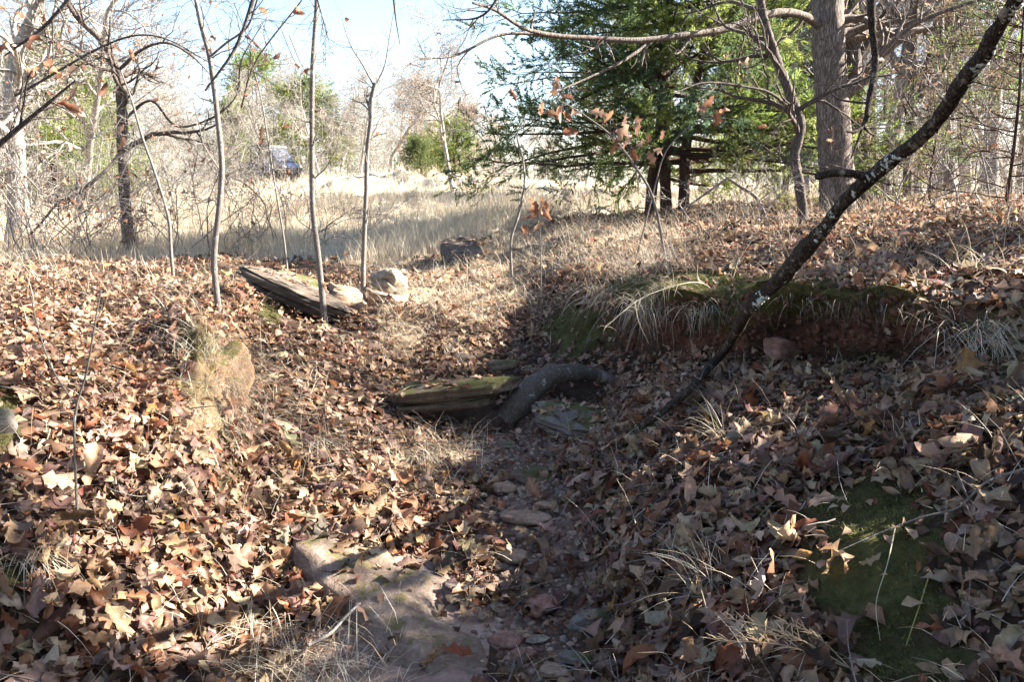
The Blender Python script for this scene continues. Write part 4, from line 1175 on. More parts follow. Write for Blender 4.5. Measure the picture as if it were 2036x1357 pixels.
for (i0, i1, nn_, side) in ((33, 38, 40, -1), (46, 54, 34, 0), (60, 66, 34, 0), (82, 87, 26, -1), (96, 102, 30, 0)):
    ctr = r9.integers(i0, i1, 5)
    for k in range(nn_ * 2):
        i_ = int(np.clip(ctr[k % 5] + round(r9.normal(0, 1.1)), 1, 108)); tt = nrm(pts[i_ + 1] - pts[i_])
        tc = nrm(CAM - L - pts[i_]); sd = nrm(np.cross(tt, tc)); ph = .4 * math.sin(k % 5 * 2.3) + r9.normal(0, .22) + (0 if side == 0 else .55)
        d = nrm(tc * math.cos(ph) + sd * math.sin(ph) * (-side or 1))
        v, f = IC1; s_ = r9.uniform(.003, .011)
        vv = v * (1 + .35 * r9.normal(size=(len(v), 1))); vv = vv - .7 * (vv @ d)[:, None] * d; lm.add(vv * s_ + pts[i_] + tt * r9.normal(0, .008) + d * rad[i_] * .99, f)
o = lm.build('lichen_patch', M['lichen'], t, smooth=False); o['kind'] = 'stuff'
# hanging dead branch beside the thick oak
t = thing('hanging_branch', 'grey dead branch hanging down from above in front of the second oak', 'branch', P(1735, -40, 3.6)); L = np.array(t.location)
q = MB(); tube(q, smooth_path([P(1733,-40,3.6), P(1733,40,3.6), P(1740,110,3.6), P(1738,150,3.58), P(1728,200,3.55), P(1724,232,3.5)], 40) - L, np.linspace(.0155, .011, 40), 10, rough=.06)
q.build('stem', M['dead_wood'], t)
q = MB()
tube(q, smooth_path([P(1724,232,3.5), P(1716,250,3.5), P(1700,262,3.48), P(1684,262,3.46)], 10) - L, np.linspace(.011, .004, 10), 7, rough=.08)
tube(q, smooth_path([P(1716,250,3.5), P(1726,262,3.5), P(1738,270,3.5)], 8) - L, np.linspace(.008, .003, 8), 7, rough=.08)
tube(q, smooth_path([P(1714,255,3.5), P(1704,285,3.48), P(1692,315,3.46)], 10) - L, np.linspace(.006, .003, 10), 6, rough=.08)
tube(q, smooth_path([P(1722,205,3.55), P(1700,203,3.6), P(1670,198,3.7), P(1655,188,3.75)], 10) - L, np.linspace(.006, .003, 10), 6, rough=.08)
q.build('fork', M['dead_wood'], t)
# overhead dark limbs entering from the top and left
def overhead(label, segs, Y, r0, r1, seed, kids=True, bark='rough_bark', leaf=0):
    return stemtree('overhanging_branch', label, 'branch', segs, Y, [r0, (r0 + r1) / 2, r1], bark, 'branches hanging into the picture from above', [None,(7,.4,.8,.15,.0,7,4),(3,.2,.8,.18,0,5,3)] if kids else None, seed, leaf, .09, sides=7, n=30, base=False)
overhead('dark curved branch sweeping up past the top of the leftmost tall sapling', [(408,180),(470,90),(512,-30)], 4.6, .005, .011, 21)
overhead('dark branch entering at the left edge and rising over the pale trunk', [(-40,320),(60,235),(150,160)], 3.8, .016, .004, 22, leaf=7)
overhead('thin dark branch hanging from the top centre edge', [(1060 - 280,-30),(786,30),(795,88)], 5.0, .007, .002, 23, False)
overhead('twiggy dark branch dropping from the top edge left of centre', [(620,-40),(640,30),(655,85)], 5.5, .007, .002, 24)
overhead('dark forked branch crossing the top edge before the juniper', [(1010,-40),(960,30),(880,40)], 6.0, .012, .003, 25)
overhead('small dark branch crossing the upper left corner', [(160,-30),(90,50),(10,110)], 4.4, .012, .004, 26, leaf=8)
overhead('long thin branch arching over the dark oak at upper left', [(30,190),(270,70),(440,135)], 6.2, .010, .003, 27, leaf=6)
overhead('crooked thin branch winding between the two left tall saplings', [(480,215),(510,120),(600,0)], 6.6, .010, .005, 28, leaf=4)
t = thing('hanging_leaves', 'curled russet oak leaves still hanging on thin twigs at upper left', 'leaves', P(140, 140, 4.2))
SP = [(88,34,.6),(138,60,.55),(140,145,1.25),(165,130,.6),(206,178,1.),(204,160,.6),(232,95,.6),(238,262,1.),(243,285,.8),(495,75,.55),(425,75,.6),(420,98,.5),(550,112,.5),(520,265,.8),(520,285,.7),(590,130,.6),(605,140,.6)]
hang_leaves(t, SP, 4.2, .085)
q = MB()
for (x, y, s_) in SP:
    tube(q, smooth_path([P(x, y, 4.2), P(x - 12, y - 25, 4.25), P(x - 30, y - 70, 4.35)], 6) - np.array(t.location), np.linspace(.0012, .002, 6), 4, cap=False)
o = q.build('twig', M['rough_bark'], t); o['kind'] = 'stuff'

# brush: thickets of thin stems
def brush(label, px, Y, n, h, spread, bark='grey_bark', leaf=0, seed=0, name='brush_shrub', cat='shrub', r0=.009):
    r_ = np.random.default_rng(seed + 500)
    p = P(px, 400, Y); gz, _ = ground_z(p[0], p[1]); loc = np.array([p[0], p[1], gz - .03])
    t = thing(name, label, cat, loc, 'bare shrubs and brush'); st, tw, lf = MB(), MB(), MB(); tips = []
    for k in range(n):
        b0 = r_.normal(0, spread * .35, 3) * [1, 1, 0]
        pts = walk(b0, [r_.normal(0, .6), r_.normal(0, .4), 1], h * r_.uniform(.5, 1.2), 12, r_, .20, .0)
        tube(st, pts, np.linspace(r0, r0 * .3, 12) * r_.uniform(.6, 1.2), 5, cap=False)
        grow([None, tw, tw, tw], tips, pts, r0 * .8, r0 * .3, 0, r_, [None, (8, h * .30, .8, .17, .0, 7, 3), (5, h * .15, .8, .2, 0, 5, 3)], .002)
    o = st.build('stem', M[bark], t); o['kind'] = 'stuff'
    o = tw.build('twig', M[bark], t); o['kind'] = 'stuff'
    if leaf:
        leaves_on(lf, tips, leaf, .085, r_, L_MID, RUSSET, .02); o = lf.build('leaf', M['leaf'], t); o['kind'] = 'stuff'
    return t
brush('tangled bare brush with clinging brown leaves at the far left edge', 60, 10.6, 12, 2.5, .9, leaf=70, seed=1)
brush('dense tangle of thin bare stems around the dark rough trunk', 200, 11.0, 12, 2.3, .9, leaf=50, seed=2)
brush('bare arching brush between the dark trunk and the leftmost tall sapling', 360, 11.6, 11, 1.9, .9, leaf=22, seed=3)
brush('bare criss-crossing brush in front of the parked buggy', 520, 12.2, 10, 1.8, .9, leaf=14, seed=4)
brush('light bare twigs behind the straight middle sapling', 620, 13, 7, 1.7, .7, leaf=6, seed=5)
brush('tall pale wispy brush standing among the left oaks', 130, 13.5, 12, 2.6, 1.3, bark='pale_bark', leaf=30, seed=21, r0=.012)
brush('tall pale wispy brush right of the dark rough trunk', 310, 14.5, 12, 1.9, 1.3, bark='pale_bark', leaf=20, seed=22, r0=.012)
brush('pale thin brush screening the rear of the buggy', 450, 16, 10, 1.9, 1.3, bark='pale_bark', leaf=10, seed=23, r0=.012)
brush('pale arching brush screening the front of the buggy', 590, 17, 9, 1.8, 1.3, bark='pale_bark', leaf=10, seed=24, r0=.012)
brush('pale brush at the far left edge behind the brown-leaved brush', 0, 12.5, 12, 2.8, 1.2, bark='pale_bark', leaf=20, seed=25, r0=.012)
# wispy thickets too fine to count
def thicket(label, x0, x1, Y0, Y1, n, h0, h1, bark, seed, r0):
    r_ = np.random.default_rng(seed); q = MB()
    for k in range(n):
        Y = r_.uniform(Y0, Y1); p = P(r_.uniform(x0, x1), 400, Y); gz, _ = ground_z(p[0], p[1])
        pts = walk([p[0], p[1], gz - .03], [r_.normal(0, .5), r_.normal(0, .3), 1], r_.uniform(h0, h1), 7, r_, .2, .0)
        s_ = r0 * Y / 20
        tube(q, pts, np.linspace(s_, s_ * .4, 7), 3, cap=False)
        for j in range(9):
            i = int(r_.integers(1, 6)); f = r_.random(); b = pts[i] * (1 - f) + pts[i + 1] * f
            tube(q, walk(b, r_.normal(0, 1, 3) * [1, .6, .7] + [0, 0, .35], r_.uniform(.3, 1.1), 4, r_, .25, .0), np.linspace(s_ * .5, s_ * .25, 4), 3, cap=False)
    tag(q.build('twig_thicket', M[bark]), label, kind='stuff')
thicket('fine pale leafless thickets along the left and far side of the meadow', -150, 470, 15, 34, 330, 1.2, 3.4, 'pale_bark', 61, .007)
thicket('fine pale leafless thickets at the far rim of the meadow', 350, 1050, 38, 56, 330, 1.5, 4.2, 'pale_bark', 62, .007)
thicket('fine brownish undergrowth filling the woods on the right', 1540, 2150, 12, 30, 300, 1.2, 3.6, 'grey_bark', 63, .007)
brush('low twiggy shrub with brown leaves at the foot of the dark trunk', 170, 10.2, 10, 1.0, .6, leaf=60, seed=6)
brush('fine bare shrub in front of the leaning crooked trunk', 1480, 8.5, 6, 1.1, .6, seed=7, r0=.006)
brush('sunlit pale thicket right of the thick grey oak', 1790, 9.5, 9, 2.0, .9, bark='grey_bark', leaf=16, seed=8)
brush('twiggy brown thicket by the right edge on the crest', 1960, 9, 9, 2.0, .9, bark='grey_bark', leaf=20, seed=9)
brush('bare twigs at the foot of the juniper trunks', 1420, 11, 7, 1.1, .8, seed=10, r0=.006)
brush('thin bare shrub on the sunny rim left of the juniper', 1130, 10, 4, .8, .5, seed=11, r0=.004)
brush('wiry bare undergrowth between the two slim trunks', 1850, 13, 10, 2.4, 1.2, bark='grey_bark', seed=12)
stemtree('fallen_limb', 'dead forked limb propped on the leaves right of the juniper trunks', 'branch', [(1530,430),(1505,395),(1470,370),(1445,352)], 9.2, [.016,.02,.019,.014], 'grey_bark', None, None, 30, sides=8, own=[([(1450,352),(1410,380),(1375,405),(1350,420)], .014, .010, 0)])
stemtree('fallen_twig', 'dark crooked twig lying on the shaded leaves, lower right', 'twig', [(1425,1020),(1450,990),(1478,965),(1500,940),(1455,915),(1420,905)], [2.95,3.0,3.05,3.1,3.15,3.2], [.006]*6, 'rough_bark', 'fallen twigs on the right bank', None, 31, sides=6, base=False)
stemtree('fallen_twig', 'pale lichened twig crossing the mossy mound', 'twig', [(1665,1098),(1740,1065),(1830,1030),(1905,1010),(1960,960),(2045,930)], [2.28,2.3,2.3,2.3,2.3,2.25], [.0015,.002,.003,.003,.0035,.004], 'sapling_bark', 'fallen twigs on the right bank', None, 32, sides=6, base=False,
  own=[([(1900,935),(1925,990),(1960,1030),(1950,1085),(1945,1130),(1900,1215),(1845,1210)], .003, .002, 0)])
stemtree('fallen_twig', 'short pale twig lying on the upper edge of the shaded bank at right', 'twig', [(1790,1010),(1840,985),(1875,975),(1900,960)], [2.6,2.6,2.6,2.6], [.003,.0035,.004,.004], 'grey_bark', 'fallen twigs on the right bank', None, 34, sides=6, base=False)
stemtree('fallen_twig', 'whitish forked stick at the left foot of the sandy ledge', 'twig', [(612,1285),(655,1262),(690,1225),(716,1200)], [2.60,2.68,2.78,2.84], [.006,.006,.005,.004], 'pale_bark', 'fallen twigs on the left bank', None, 33, sides=6, base=False)
# ------------------------------------------------------------------ junipers
def plume(r_, n=31, L=.27):
    """a feathery spray: short narrow scale-leaf shoots round a curved axis"""
    V, F = [], []
    ax = walk([0, 0, 0], [1, 0, .2], L, 7, r_, .12, -.02)
    for k in range(n):
        f = r_.random() ** .8 * 6; i = min(int(f), 5); p = ax[i] + (ax[i + 1] - ax[i]) * (f - i)
        t = nrm(ax[i + 1] - ax[i]); s = nrm(np.cross(t, r_.normal(size=3)))
        a = r_.uniform(.4, 1.0); d = t * math.cos(a) + s * math.sin(a)
        l = L * r_.uniform(.2, .42) * (1.1 - f / 9); w = nrm(np.cross(d, r_.normal(size=3))) * L * .025
        b = len(V); V += [p - w, p + w, p + d * l]
        F += [[b, b + 1, b + 2]]
    return np.array(V), np.array(F), .75 + .5 * r_.random(len(V))
jr = np.random.default_rng(8)
PL = [plume(jr) for _ in range(8)]
PLS = [plume(jr, 18) for _ in range(6)]
GREEN = [(.15,.20,.05),(.21,.25,.07),(.09,.135,.055),(.26,.29,.10),(.065,.105,.055)]
YGREEN = [(.15,.19,.05),(.20,.23,.07),(.11,.15,.04)]
BROWNG = [(.09,.08,.045),(.12,.09,.055),(.075,.08,.04),(.14,.10,.065)]

def juniper(label, px, Y, H, R, nlimb, nplume, seed, cols=GREEN, variants=None, psize=1.0, trunks=(0.0,), rt=.12, gap=.0, name='juniper', low=.12, loc=None, group='junipers', shape=.8, density_seed=None, inner=.35, rise=.25, lk=1.0):
    r_ = np.random.default_rng(seed + 900)
    if loc is None:
        p = P(px, 400, Y); gz, _ = ground_z(p[0], p[1]); loc = (p[0], p[1], gz - .05)
    t = thing(name, label, 'tree', loc, group)
    limbs, fol = MB(), MB(); pos, dirs, cc = [], [], []
    axes = []
    for dx in trunks:
        tr = MB(); pts = walk([dx, r_.normal(0, .1), 0], [r_.normal(0, .05), 0, 1], H * (1 if dx == trunks[0] else .8), 10, r_, .05, .02)
        tube(tr, smooth_path(pts, 24), np.linspace(rt, rt * .15, 24), 10, rough=.06); tr.build('trunk', M['juniper_bark'], t); axes.append(pts)
    per = max(4, nplume // nlimb)
    for k in range(nlimb):
        pts = axes[int(r_.integers(0, len(axes)))]
        f = low + (1 - low) * (k / nlimb) ** 1.0; f = min(max(f + r_.normal(0, .02), 0.03), .99)
        x = f * 9; i = min(int(x), 8); p = pts[i] + (pts[i + 1] - pts[i]) * (x - i)
        az = r_.random() * 6.283
        ln = R * ((1 - f) ** shape + .08) * r_.uniform(.62, 1.0)
        q = walk(p, [math.cos(az), math.sin(az), rise * (.4 + f * 2)], ln, 8, r_, .09, .015)
        tube(limbs, q, np.linspace(.010 + .009 * ln, .003, 8) * lk, 5, cap=False)
        bc = np.array(cols[int(r_.integers(0, len(cols)))]) * r_.uniform(.8, 1.2)
        nsub = max(3, int(ln * 3.2))
        for s_ in range(nsub):
            g = inner + (1 - inner) * (s_ + r_.random()) / nsub; y = g * 7; j = min(int(y), 6)
            b = q[j] + (q[j + 1] - q[j]) * (y - j); tt = nrm(q[j + 1] - q[j])
            d = nrm(tt + r_.normal(0, .6, 3) + [0, 0, .12]); sl = ln * .32 * r_.uniform(.5, 1.2) * (1.15 - g * .5) + .12
            sb = walk(b, d, sl, 5, r_, .12, .03)
            tube(limbs, sb, np.linspace(.007, .003, 5), 3, cap=False)
            m = max(2, int(per / nsub * (.45 + .42 * ln / R * 1.6)))
            ff = r_.random(m) * 4; jj = np.minimum(ff.astype(int), 3)
            pp = sb[jj] + (sb[jj + 1] - sb[jj]) * (ff - jj)[:, None] + r_.normal(0, .035, (m, 3))
            dd = nrm((sb[jj + 1] - sb[jj]) / (sl / 4) + r_.normal(0, .55, (m, 3)) + [0, 0, .12])
            pos.append(pp); dirs.append(dd); cc.append(np.tile(bc, (m, 1)) * r_.uniform(.75, 1.25, (m, 1)))
    pos = np.concatenate(pos); dirs = np.concatenate(dirs); cc = np.concatenate(cc)
    n = len(pos)
    up = nrm(r_.normal(0, 1, (n, 3))); Z = nrm(np.cross(dirs, up)); Yv = np.cross(Z, dirs)
    Rm = np.stack([dirs, Yv, Z], -1)
    variants = variants or PL
    place(fol, variants, r_.integers(0, len(variants), n), pos, Rm, psize * (.6 + .7 * r_.random(n)), cc)
    o = limbs.build('limb', M['juniper_bark'], t); o['kind'] = 'stuff'
    o = fol.build('foliage', M['needles'], t, smooth=False); o['kind'] = 'stuff'
    return t
juniper('large dark green juniper with three trunks filling the top centre right', 1325, 13.2, 6.0, 3.55, 160, 14500, 1, trunks=(0, .26, -.25), rt=.09, shape=.5, low=.15, rise=-.04, inner=.20)
juniper('second green juniper behind and right of the largest, its boughs touching the leaning trunk', 1560, 27, 8.0, 3.4, 80, 5000, 2, rise=.1, rt=.11, variants=PLS, psize=2.2)
G_J = 'junipers'
juniper('pale green juniper behind the pale oak at the left edge', 120, 19, 3.6, 1.9, 60, 2600, 3, cols=YGREEN, variants=PLS, psize=1.6, low=.05)
juniper('dim green juniper filling the gap behind the dark rough trunk', 190, 24, 3.9, 1.9, 50, 2000, 4, cols=YGREEN, variants=PLS, psize=1.8, low=.05)
juniper('tall hazy juniper standing behind the parked buggy', 515, 52, 7.0, 3.2, 60, 1800, 5, cols=YGREEN, variants=PLS, psize=3.6, low=.03)
juniper('broad hazy juniper right of the buggy', 610, 54, 5.6, 3.6, 60, 1800, 6, cols=YGREEN, variants=PLS, psize=3.6, low=.03)
juniper('small round green bush alone on the crest of the meadow', 840, 33, 1.1, .85, 30, 600, 7, cols=[(.10,.13,.05),(.13,.15,.06)], variants=PLS, psize=1.5, low=.02, rt=.05, name='juniper_bush', shape=.4, rise=.9)
juniper('yellow-green spreading juniper behind the white leaning tree', 905, 38, 2.4, 2.0, 40, 800, 8, cols=YGREEN, variants=PLS, psize=2.4, low=.02)
juniper('low yellowish juniper between the round bush and the russet tree', 860, 48, 2.4, 2.2, 36, 600, 16, cols=YGREEN, variants=PLS, psize=2.8, low=.02)
juniper('thin brownish cedar sapling at the right edge, feathery and see-through', 1990, 7.6, 2.6, 1.1, 34, 400, 9, cols=BROWNG, variants=PLS, psize=.8, rt=.018, lk=.4, low=.08)
juniper('thin browning cedar sapling behind the leaning dead branch', 1850, 10.5, 2.3, 1.2, 34, 400, 10, cols=BROWNG, variants=PLS, psize=.9, rt=.018, lk=.4, low=.08)
juniper('dark green juniper in the woods at the far right', 2060, 12, 4.5, 1.7, 50, 900, 11, variants=PLS, psize=1.2, low=.08)
juniper('dark juniper top showing between the buggy and the left tall sapling', 470, 50, 3.0, 2.0, 36, 500, 12, cols=GREEN, variants=PLS, psize=3.0, low=.02)
# ------------------------------------------------------------------ trees round the meadow
BT = [
 ('oak_a', 40, 15, .8, 'low twisting pale oak over the brush at the far left edge', 1.1),
 ('oak_b', 150, 17, .8, 'pale oak with low arms left of the dark rough trunk', 2.9),
 ('oak_a', 300, 42, .8, 'pale twisting oak well behind the dark rough trunk', 5.2),
 ('oak_b', 400, 44, .75, 'pale oak with long arms behind the leftmost tall sapling', .6),
 ('oak_a', 640, 38, .8, 'pale oak reaching over the right end of the buggy', 1.9),
 ('oak_a', 905, 27, .75, 'white leaning oak with a crooked bare crown left of the big juniper', 2.6),
 ('oak_c', 765, 44, .95, 'oak still holding russet leaves in the middle of the far treeline', 0.5),
 ('oak_b', 20, 18, .9, 'spreading pale oak towering at the far left', 1.),
 ('oak_a', 330, 48, .85, 'pale crooked oak between the dark trunk and the leftmost tall sapling', 4.),
 ('oak_b', 445, 50, .8, 'pale oak just left of the parked buggy', 3.),
 ('oak_a', 560, 60, 1.1, 'hazy bare oak directly behind the buggy', 2.),
 ('oak_b', 680, 52, .95, 'bare oak with wide arms between the straight and the forked sapling', 5.),
 ('oak_a', 830, 55, .95, 'bare oak right of the russet-leaved one', .3),
 ('oak_c', 990, 46, .8, 'russet-speckled oak showing left of the juniper base', 3.),
 ('oak_b', 180, 34, .8, 'bare oak above the dim green juniper', 2.2),
 ('oak_c', 20, 28, 1., 'brown-leaved oak behind the thick pale trunk', 1.5),
 ('oak_e', 250, 48, .75, 'straight oak rising above the far left woods', 1.5),
 ('oak_d', 1750, 17, 1., 'grey oak close behind the second oak', 1.),
 ('oak_e', 1860, 22, 1., 'tall thin oak with russet leaves in the right woods', 2.),
 ('oak_d', 1960, 18, 1., 'bare oak near the right edge of the woods', 3.),
 ('oak_e', 2030, 25, 1., 'tall oak at the very right edge', 4.),
 ('oak_d', 1640, 26, 1., 'grey oak glimpsed left of the thick oak', 5.),
 ('oak_b', 1560, 30, 1.1, 'pale oak behind the bent crooked trunk', 6.),
 ('oak_e', 1700, 34, 1., 'tall oak between the thick oak and the slim dark trunk', 2.7),
 ('oak_b', 1400, 36, 1.1, 'pale bare oak seen under the boughs of the big juniper', 1.2),
 ('oak_a', 1220, 40, 1.1, 'pale bare oak seen left of the juniper trunks', 3.3),
 ('oak_d', 1920, 33, 1., 'slim oak deep in the woods behind the cedar sapling', 3.9),
 ('oak_c', 1790, 38, 1., 'brown-leaved oak deep in the right woods', .9),
 ('oak_d', 110, 22, .9, 'bare grey oak just right of the thick pale trunk', .4),
]
for kind, px, Y, s_, lb, rz in BT:
    put_tree(kind, px, Y, lb, s_, rz)
kinds = ['oak_a', 'oak_b', 'oak_c', 'oak_d', 'oak_e']
MARKS = [(-60, 'far left behind everything, at the very edge'), (15, 'above the thick pale trunk at far left'), (85, 'just right of the thick pale trunk'), (150, 'over the pale green juniper'), (215, 'left of the dark rough trunk'), (275, 'right of the dark rough trunk'), (325, 'behind the thin kinked sapling'),
 (385, 'left of the leftmost tall sapling'), (455, 'right of the leftmost tall sapling'), (500, 'over the rear of the buggy'), (575, 'over the front of the buggy'), (640, 'right behind the straight middle sapling'), (690, 'halfway between the straight and the forked sapling'), (745, 'straight behind the forked sapling'),
 (800, 'above the round green bush, on its left'), (865, 'above the round green bush, on its right'), (930, 'behind the white leaning oak'), (985, 'at the left rim of the big juniper'), (1060, 'through the left boughs of the big juniper'), (1130, 'behind the bunch of russet leaves'), (1190, 'under the long oak limb'), (1260, 'left of the juniper trunks'), (1380, 'right of the juniper trunks'), (1450, 'behind the right boughs of the big juniper'), (1545, 'left of the bent crooked trunk'), (1610, 'between the bent trunk and the thick oak')]
for k, (px, ph) in enumerate(MARKS):
    put_tree(kinds[[0, 1, 3, 1, 4, 0][k % 6]], px, 58 + (k * 37 % 23), 'back-row bare tree ' + ph, rng.uniform(.6, .85), None, group='back row of bare trees')
for k in range(12):
    put_tree(kinds[[0, 1, 0][k % 3]], [30, 240, 340, 410, 620, 720, 900, 960, 1160, 1300, 1500, 540][k], 40 + (k * 17 % 14), ['stunted ', 'wide ', 'twisted ', 'low '][k % 4] + 'pale oak at the far meadow rim ' + ['before the left woods', 'beside the dark rough trunk', 'behind the kinked sapling', 'beside the leftmost tall sapling', 'right of the buggy', 'left of the forked sapling', 'beside the white leaning oak', 'at the left rim of the big juniper', 'beyond the hanging russet leaves', 'beyond the juniper trunks', 'behind the bent crooked trunk', 'at the front of the buggy'][k], rng.uniform(.7, 1.), None, group='pale oaks at the rim of the meadow')
RM = ['left of the thick oak', 'hidden mostly by the thick oak', 'in the gap right of the second oak', 'beside the slim dark trunk', 'between the two slim trunks', 'right of the slim pale trunk', 'above the thicket', 'left of the cedar sapling', 'above the cedar sapling', 'at the right edge behind the dead branch', 'beyond the right edge', 'outermost on the right']
for k, ph in enumerate(RM):
    put_tree(kinds[[3, 4, 3, 4, 1][k % 5]], 1590 + k * 46, 24 + (k * 11 % 22), 'bare woodland tree ' + ph, rng.uniform(.8, 1.15), None, group='trees deep in the right woods')

# the off-side woods on the right that throw the shade
for (x, y, s_, kd, lb) in ((7.0, 4.3, 1.0, 'oak_d', 'oak just outside the right of the view'), (10.6, 7.7, .9, 'oak_d', 'pale oak outside the right of the view')):
    gz, _ = ground_z(x, y)
    put_tree(kd, 1018, 10, lb, s_, 1.3).location = (x, y, gz - .05)

for (x, y, h_, R_, lb) in ((4.2, 2.5, 1.15, .75, 'nearest'), (4.2, 3.7, 1.1, .7, 'second'), (4.4, 4.85, 1.05, .7, 'third')):  # unseen bushes added as sun blockers, sized to shade the lower right slope
    gz, _ = ground_z(x, y)
    juniper('low juniper bush added outside the right edge to shade the gully, ' + lb + ' of the row', 0, 0, 2.42 - gz + .1, R_, 40, 900, int(x * 10 + y * 7), variants=PLS, psize=1.0, rt=.04, name='juniper_bush', low=.02, loc=(x, y, gz - .03), shape=.35, rise=.8)
_main = [o for o in COL.objects if o.name == 'juniper'][0]
for (x, y, lb) in ((7.0, -1.2, 'right'), (3.2, -6.5, 'rear')):  # unseen copies added to hold off sky and bounce light
    copy_tree(_main, (x, y, .9), 1.1, .9, 'dark juniper added behind the viewer to block sky light, at the ' + lb, 'junipers')
for k, (x, y) in enumerate(((-7, -5), (-3, -9), (0.5, -12), (8, -7), (-11, -2))):  # unseen oaks added to thin the fill light from behind
    put_tree(['oak_d', 'oak_e', 'oak_b'][k % 3], 1018, 10, 'unseen oak added behind the viewer to dim sky light, ' + ['left', 'left of centre', 'centre', 'right', 'far left'][k], 1.0, None, group='oaks added behind the viewer to dim sky light').location = (x, y, .4)
# distant wood
mb = MB(); r_ = np.random.default_rng(77)
for k in range(260):
    px = r_.uniform(-500, 2500); Y = r_.uniform(88, 125)
    p = P(px, 400, Y); z0 = 2.2
    H = r_.uniform(4, 7.5)
    pts = walk([p[0], p[1], z0 - 1], [r_.normal(0, .12), 0, 1], H, 7, r_, .08, .02)
    tube(mb, pts, np.linspace(.08, .035, 7), 3, cap=False)
    for j in range(30):
        f = r_.uniform(.1, 1) * 6; i = min(int(f), 5); b = pts[i] + (pts[i + 1] - pts[i]) * (f - i)
        q = walk(b, r_.normal(0, 1, 3) * [1, .5, .5] + [0, 0, .5], r_.uniform(.8, 2.6), 4, r_, .2, .05)
        tube(mb, q, np.linspace(.03, .016, 4), 3, cap=False)
tag(mb.build('distant_wood', M['grey_bark']), 'far-off bare winter woods closing the view behind the meadow', kind='stuff')

# ------------------------------------------------------------------ the parked utility buggy on the crest
m_, n, l, b = newmat('dark_plastic', .55, .4); b.inputs['Base Color'].default_value = (.012, .013, .016, 1); M['black'] = m_
m_, n, l, b = newmat('blue_body', .35, .5); b.inputs['Base Color'].default_value = (.07, .10, .19, 1); b.inputs['Coat Weight'].default_value = .4; M['blue'] = m_
m_, n, l, b = newmat('windshield', .6, .3); b.inputs['Base Color'].default_value = (.05, .07, .12, 1); M['glass'] = m_
m_, n, l, b = newmat('tyre', .9, .2); b.inputs['Base Color'].default_value = (.02, .02, .022, 1); M['tyre'] = m_
m_, n, l, b = newmat('rim_metal', .4, .5); b.inputs['Base Color'].default_value = (.35, .36, .38, 1); b.inputs['Metallic'].default_value = .8; M['rim'] = m_
m_, n, l, b = newmat('lamp_lens', .15, .6); b.inputs['Base Color'].default_value = (.6, .62, .65, 1); M['lens'] = m_
Yv = 43.0
loc = P(540, 366, Yv); gz, _ = ground_z(loc[0], loc[1])
ut = thing('utility_buggy', 'dark blue and black off-road buggy with a roof parked on the crest of the meadow', 'buggy', (loc[0], loc[1], gz - .15))
def prism(prof, w0, w1, bev=.03):
    """side outline (x,z) extruded across y, bevelled"""
    bm = bmesh.new()
    A = [bm.verts.new((x, w0, z)) for x, z in prof]; B = [bm.verts.new((x, w1, z)) for x, z in prof]
    bm.faces.new(A); bm.faces.new(B[::-1]); k = len(prof)
    for i2 in range(k): bm.faces.new([A[i2], B[i2], B[(i2 + 1) % k], A[(i2 + 1) % k]])
    bmesh.ops.recalc_face_normals(bm, faces=bm.faces)
    if bev: bmesh.ops.bevel(bm, geom=bm.edges[:], offset=bev, segments=2, affect='EDGES')
    me = bpy.data.meshes.new('p'); bm.to_mesh(me); bm.free(); return me
def part(name, me, mat, parent):
    me.materials.append(M[mat]); me.name = name
    o = link(name, me, parent); return o
part('chassis', prism([(-1.45,.42),(1.35,.42),(1.35,.55),(-1.45,.55)], -.55, .55), 'black', ut)
part('body', prism([(-.75,.55),(.55,.55),(.55,.95),(.35,1.0),(.30,.66),(-.55,.66),(-.60,1.0),(-.75,1.0)], -.70, .70), 'blue', ut)
part('hood', prism([(.55,.60),(1.42,.60),(1.46,.86),(1.20,1.02),(.55,1.18)], -.62, .62, .05), 'blue', ut)
part('windshield', prism([(.58,1.16),(.98,1.10),(.56,1.72),(.50,1.70)], -.60, .60, .01), 'glass', ut)
part('roof', prism([(-.86,1.70),(.60,1.70),(.54,1.88),(-.76,1.90)], -.66, .66, .04), 'black', ut)
part('cargo_bed', prism([(-1.50,.75),(-.80,.75),(-.80,1.10),(-1.50,1.10)], -.66, .66, .03), 'black', ut)
part('bumper', prism([(1.42,.50),(1.56,.50),(1.56,.80),(1.42,.80)], -.50, .50, .03), 'black', ut)
part('seat', prism([(-.50,.66),(.02,.66),(.02,.82),(-.34,.86),(-.46,1.36),(-.56,1.36)], -.55, .55, .04), 'black', ut)
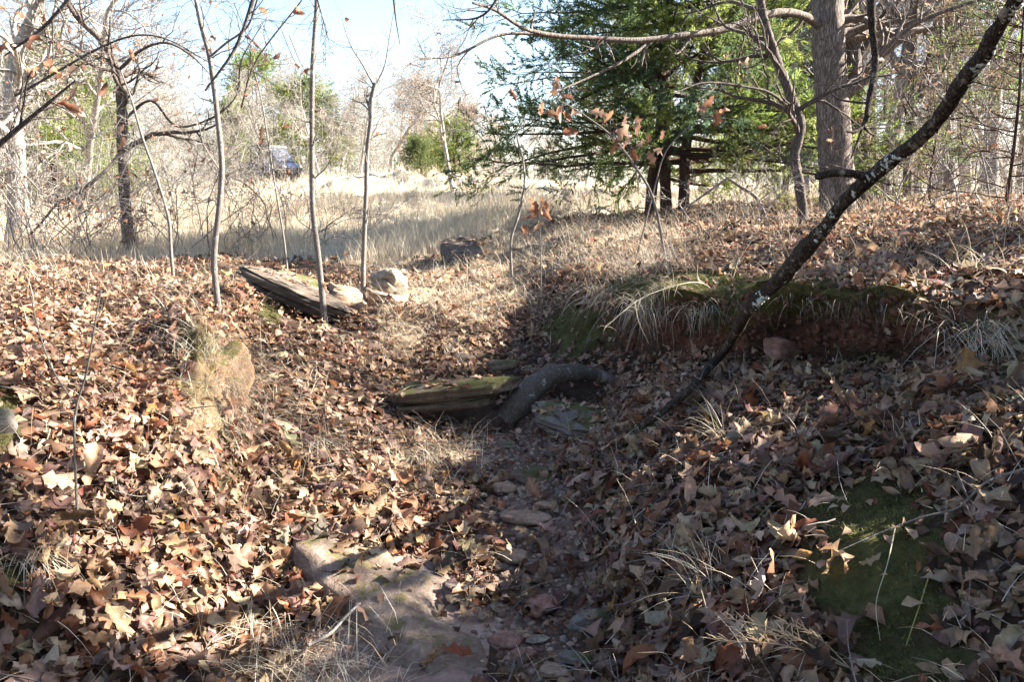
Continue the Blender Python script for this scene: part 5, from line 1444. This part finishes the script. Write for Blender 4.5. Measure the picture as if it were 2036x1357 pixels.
for sy in (-.62, .62):
    for (a0, a1) in (((.62,1.0),(.50,1.72)), ((-.66,.98),(-.66,1.72)), ((-.10,1.72),(-.10,1.0))):
        q = MB(); tube(q, [(a0[0], sy, a0[1]), ((a0[0] + a1[0]) / 2, sy, (a0[1] + a1[1]) / 2), (a1[0], sy, a1[1])], [.035] * 3, 8); q.build('roll_bar', M['black'], ut)
    o = part('headlight', prism([(1.36,.84),(1.47,.80),(1.47,.88),(1.38,.93)], sy * .9 - .10, sy * .9 + .10, .01), 'lens', ut)
q = MB(); th = np.linspace(0, 2 * math.pi, 17)
tube(q, np.stack([.28 + .05 * np.cos(th), .32 + .17 * np.sin(th), 1.16 + .15 * np.cos(th)], -1), [.015] * 17, 6); q.build('steering_wheel', M['black'], ut)
for wx in (-1.02, 1.02):
    for sy in (-.66, .66):
        th = np.linspace(0, 2 * math.pi, 25)
        prof = [(.20, -.11), (.31, -.13), (.345, -.08), (.345, .08), (.31, .13), (.20, .11)]
        V = [(wx + r_ * math.cos(a), sy + w_, .345 + r_ * math.sin(a)) for a in th[:-1] for r_, w_ in prof]
        F = [[a * 6 + k, a * 6 + (k + 1) % 6, ((a + 1) % 24) * 6 + (k + 1) % 6, ((a + 1) % 24) * 6 + k] for a in range(24) for k in range(6)]
        q = MB(); q.add(V, F)
        for a in np.arange(24) * math.pi / 12:      # tread lugs
            c = np.array([wx + .352 * math.cos(a), sy, .345 + .352 * math.sin(a)]); tube(q, [c - [0, .12, 0], c, c + [0, .12, 0]], [.018] * 3, 4)
        wheel = q.build('wheel', M['tyre'], ut, smooth=False)
        q = MB(); tube(q, [(wx, sy - .07, .345), (wx, sy, .345), (wx, sy + .07, .345)], [.19, .12, .19], 12); q.build('rim', M['rim'], wheel)
        part('fender', prism([(wx - .42, .60), (wx - .30, .80), (wx + .30, .80), (wx + .42, .60), (wx + .36, .60), (wx + .26, .74), (wx - .26, .74), (wx - .36, .60)], sy - .12, sy + .12, .01), 'black', ut)
ut.rotation_euler = (0, 0, math.radians(-28))
ut.scale = (1.0,) * 3
